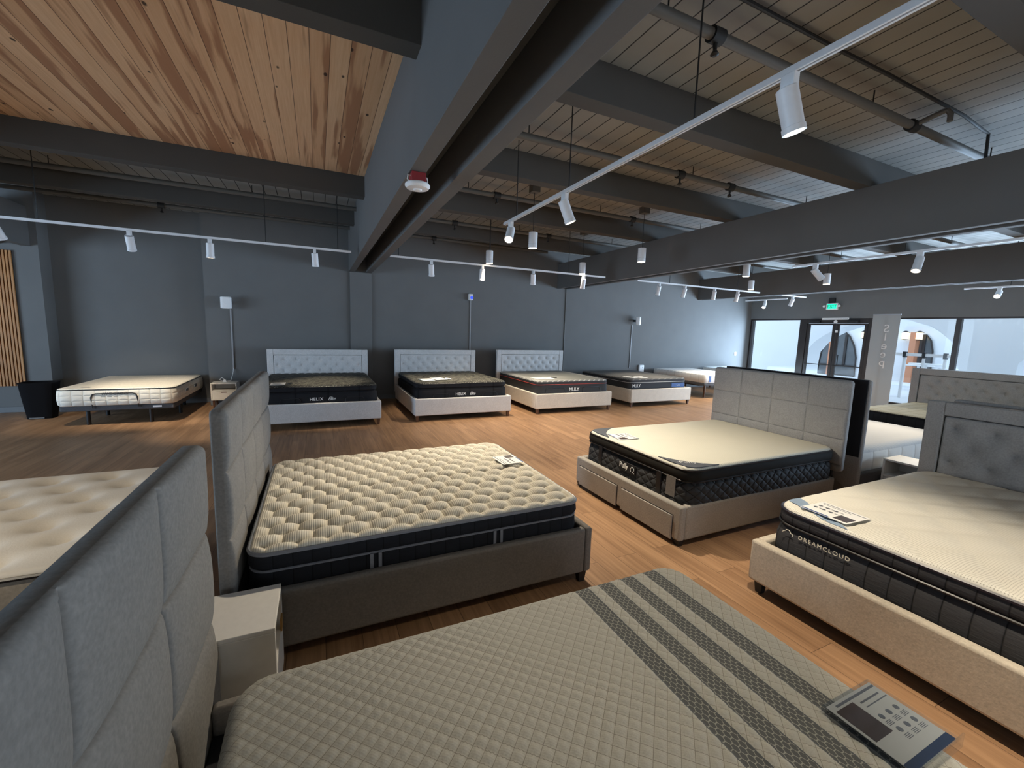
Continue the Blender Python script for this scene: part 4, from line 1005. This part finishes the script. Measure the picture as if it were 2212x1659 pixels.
# ------------------------------------------------------------------ bed at the right edge
frame('bed_frame', 'beige bed frame with framed tufted headboard at the right edge', (4.92, .87, 0), PI, 2.245, 1.80, .085, .372, M['fabbeige'], .065, ('tuft', .235, .150, .047), 1.25, 1.78, .08, M['legblack'], .2, .06, None, hbmat=M['fab'])
def m_dream():
    t = NT('cream_dotted_knit'); x, y, z = t.sep(t.coord())
    a = t.math('SINE', t.math('MULTIPLY', t.math('ADD', x, y), 2*PI/.022)); b = t.math('SINE', t.math('MULTIPLY', t.math('SUBTRACT', x, y), 2*PI/.022))
    f = t.ramp(t.math('MULTIPLY', a, b), .35, .8); f2 = t.ramp(t.math('MULTIPLY', a, b), -.4, .4)
    t.bump(t.math('MULTIPLY', f, -1.0), .35, .004)
    edge = t.ramp(x, 1.62, 1.86)
    c = t.mix(t.math('MULTIPLY', f, t.math('ADD', .35, t.math('MULTIPLY', edge, .65))), (.76, .73, .65), (.42, .40, .34))
    return t.fin(c, .9, .12)
M['dream'] = m_dream()
def h_dream(x, y_):
    u = np.abs(np.sin(PI*(x/.42+y_/.30))); v = np.abs(np.sin(PI*(x/.42-y_/.30)))
    return .016*np.minimum(u, v)**.6-.01
M['dreamside'] = m_channel_side('charcoal_scalloped_side', (.034, .034, .037), .105, .8)
dm = mattress('mattress', 'cream dotted mattress with charcoal sides at the right edge', (4.83, .88, .26), PI, 2.06, 1.66, .385, M['dream'], M['dreamside'], h_dream, .022, .16, .03,
  [(.355, 0), (.34, .008), (.30, .012), (.285, .004), (.272, -.028), (.262, -.02), (.24, .002), (.18, .02), (.10, .022), (.03, .01), (0, -.01)], ((.358, .004, .011, plain('navy_piping', (.016, .017, .032), .35)), (.272, .008, .008, M['blackpipe'])))
text('lettering', 'DREAMCLOUD', .052, M['threadgold'], dm, (2.0825, -.635, .218), (0, 1, 0), (0, 0, 1), space=1.28, width=.285)
MB().tube([(2.083, -.735, .220), (2.083, -.728, .232), (2.083, -.718, .237), (2.083, -.710, .248), (2.083, -.697, .251), (2.083, -.686, .244), (2.083, -.682, .234), (2.083, -.670, .230), (2.083, -.668, .218)], .0026, 6).build('cloud_logo', M['threadgold'], dm)
M['band'] = plain('steel_blue_band', (.23, .31, .42), .8)
for sg in (-1, 1):
    c0 = [(2.052, sg*.50), (2.052, sg*.40), (1.86, sg*.74), (1.81, sg*.815), (1.91, sg*.815)]
    if sg < 0: c0 = c0[::-1]
    n_ = 14; mb = MB(); A = np.array([(2.045, sg*.50), (1.925, sg*.81)]); B = np.array([(2.045, sg*.39), (1.80, sg*.81)])
    Pg = np.zeros((n_, 6, 3))
    for i in range(n_):
        for j in range(6):
            a = A[0]+(A[1]-A[0])*i/(n_-1); b = B[0]+(B[1]-B[0])*i/(n_-1); q = a+(b-a)*j/5
            dd = min(2.06-q[0], .83-abs(q[1])); dr = .03-math.sqrt(max(0, .03**2-(.03-min(dd, .03))**2))
            Pg[i, j] = (q[0], q[1], .385-dr+float(h_dream(np.array(q[0]), np.array(q[1])))*min(dd/.05, 1)+.004)
    mb.grid(Pg).build('corner_band', M['band'], dm)
text('lettering', 'cloud', .05, M['thread'], dm, (1.985, -.60, .385), (-.35, -.9, 0), (.9, -.35, 0), extrude=.0006, align='CENTER')
info_card('printed info card propped on the mattress at the right edge', (2.945, 1.43, .655), -PI/2-.05, .24, .27, tilt=0)
# second headboard back to back with it
frame('bed_frame', 'grey bed frame with headboard back to back with the tufted one at the right edge', (5.04, .75, 0), 0, 2.2, 1.80, .09, .36, M['basegrey'], .055, 'squares', 1.265, 1.83, .075, M['legblack'], .12, .05, None, 4, (1.0, .7), M['fab'])
mattress('mattress', 'white mattress behind the headboards at the right edge', (5.13, .75, .27), 0, 2.05, 1.62, .33, M['whitewave'], M['whiteside'], None, .08, .12, .05)

# ------------------------------------------------------------------ banner stand by the door
r = thing('banner_stand', 'tall pale roll-up banner with mirrored letters beside the door', 'banner', (12.5, 5.53, 0), .05)
def m_banner():
    t = NT('translucent_banner'); t.b.inputs['Transmission Weight'].default_value = 0
    df = t.n('ShaderNodeBsdfDiffuse', {0: (.42, .405, .38)}); tl = t.n('ShaderNodeBsdfTranslucent', {0: (.34, .33, .315)}); mx = t.n('ShaderNodeMixShader', {0: .35, 1: df.outputs[0], 2: tl.outputs[0]})
    t.t.links.new(mx.outputs[0], t.out.inputs[0]); return t.m
bx('banner_sheet', m_banner(), -.002, -.27, .06, .002, .27, 2.40, r)
bx('base_cassette', M['alu'], -.09, -.29, 0, .09, .29, .07, r, .01); MB().tube([(.03, 0, .05), (.03, 0, 2.38)], .009, 8).build('support_pole', M['alu'], r); bx('top_bar', M['alu'], -.01, -.27, 2.39, .01, .27, 2.41, r)
M['bletter'] = plain('pale_letter', (.88, .87, .85), .8)
for k, ch in enumerate('Sleep'): text('lettering', ch, .26, M['bletter'], r, (-.004, -.03, 1.98-.205*k), (0, -1, 0), (0, 0, 1), extrude=.0008, align='CENTER', mirror=True)
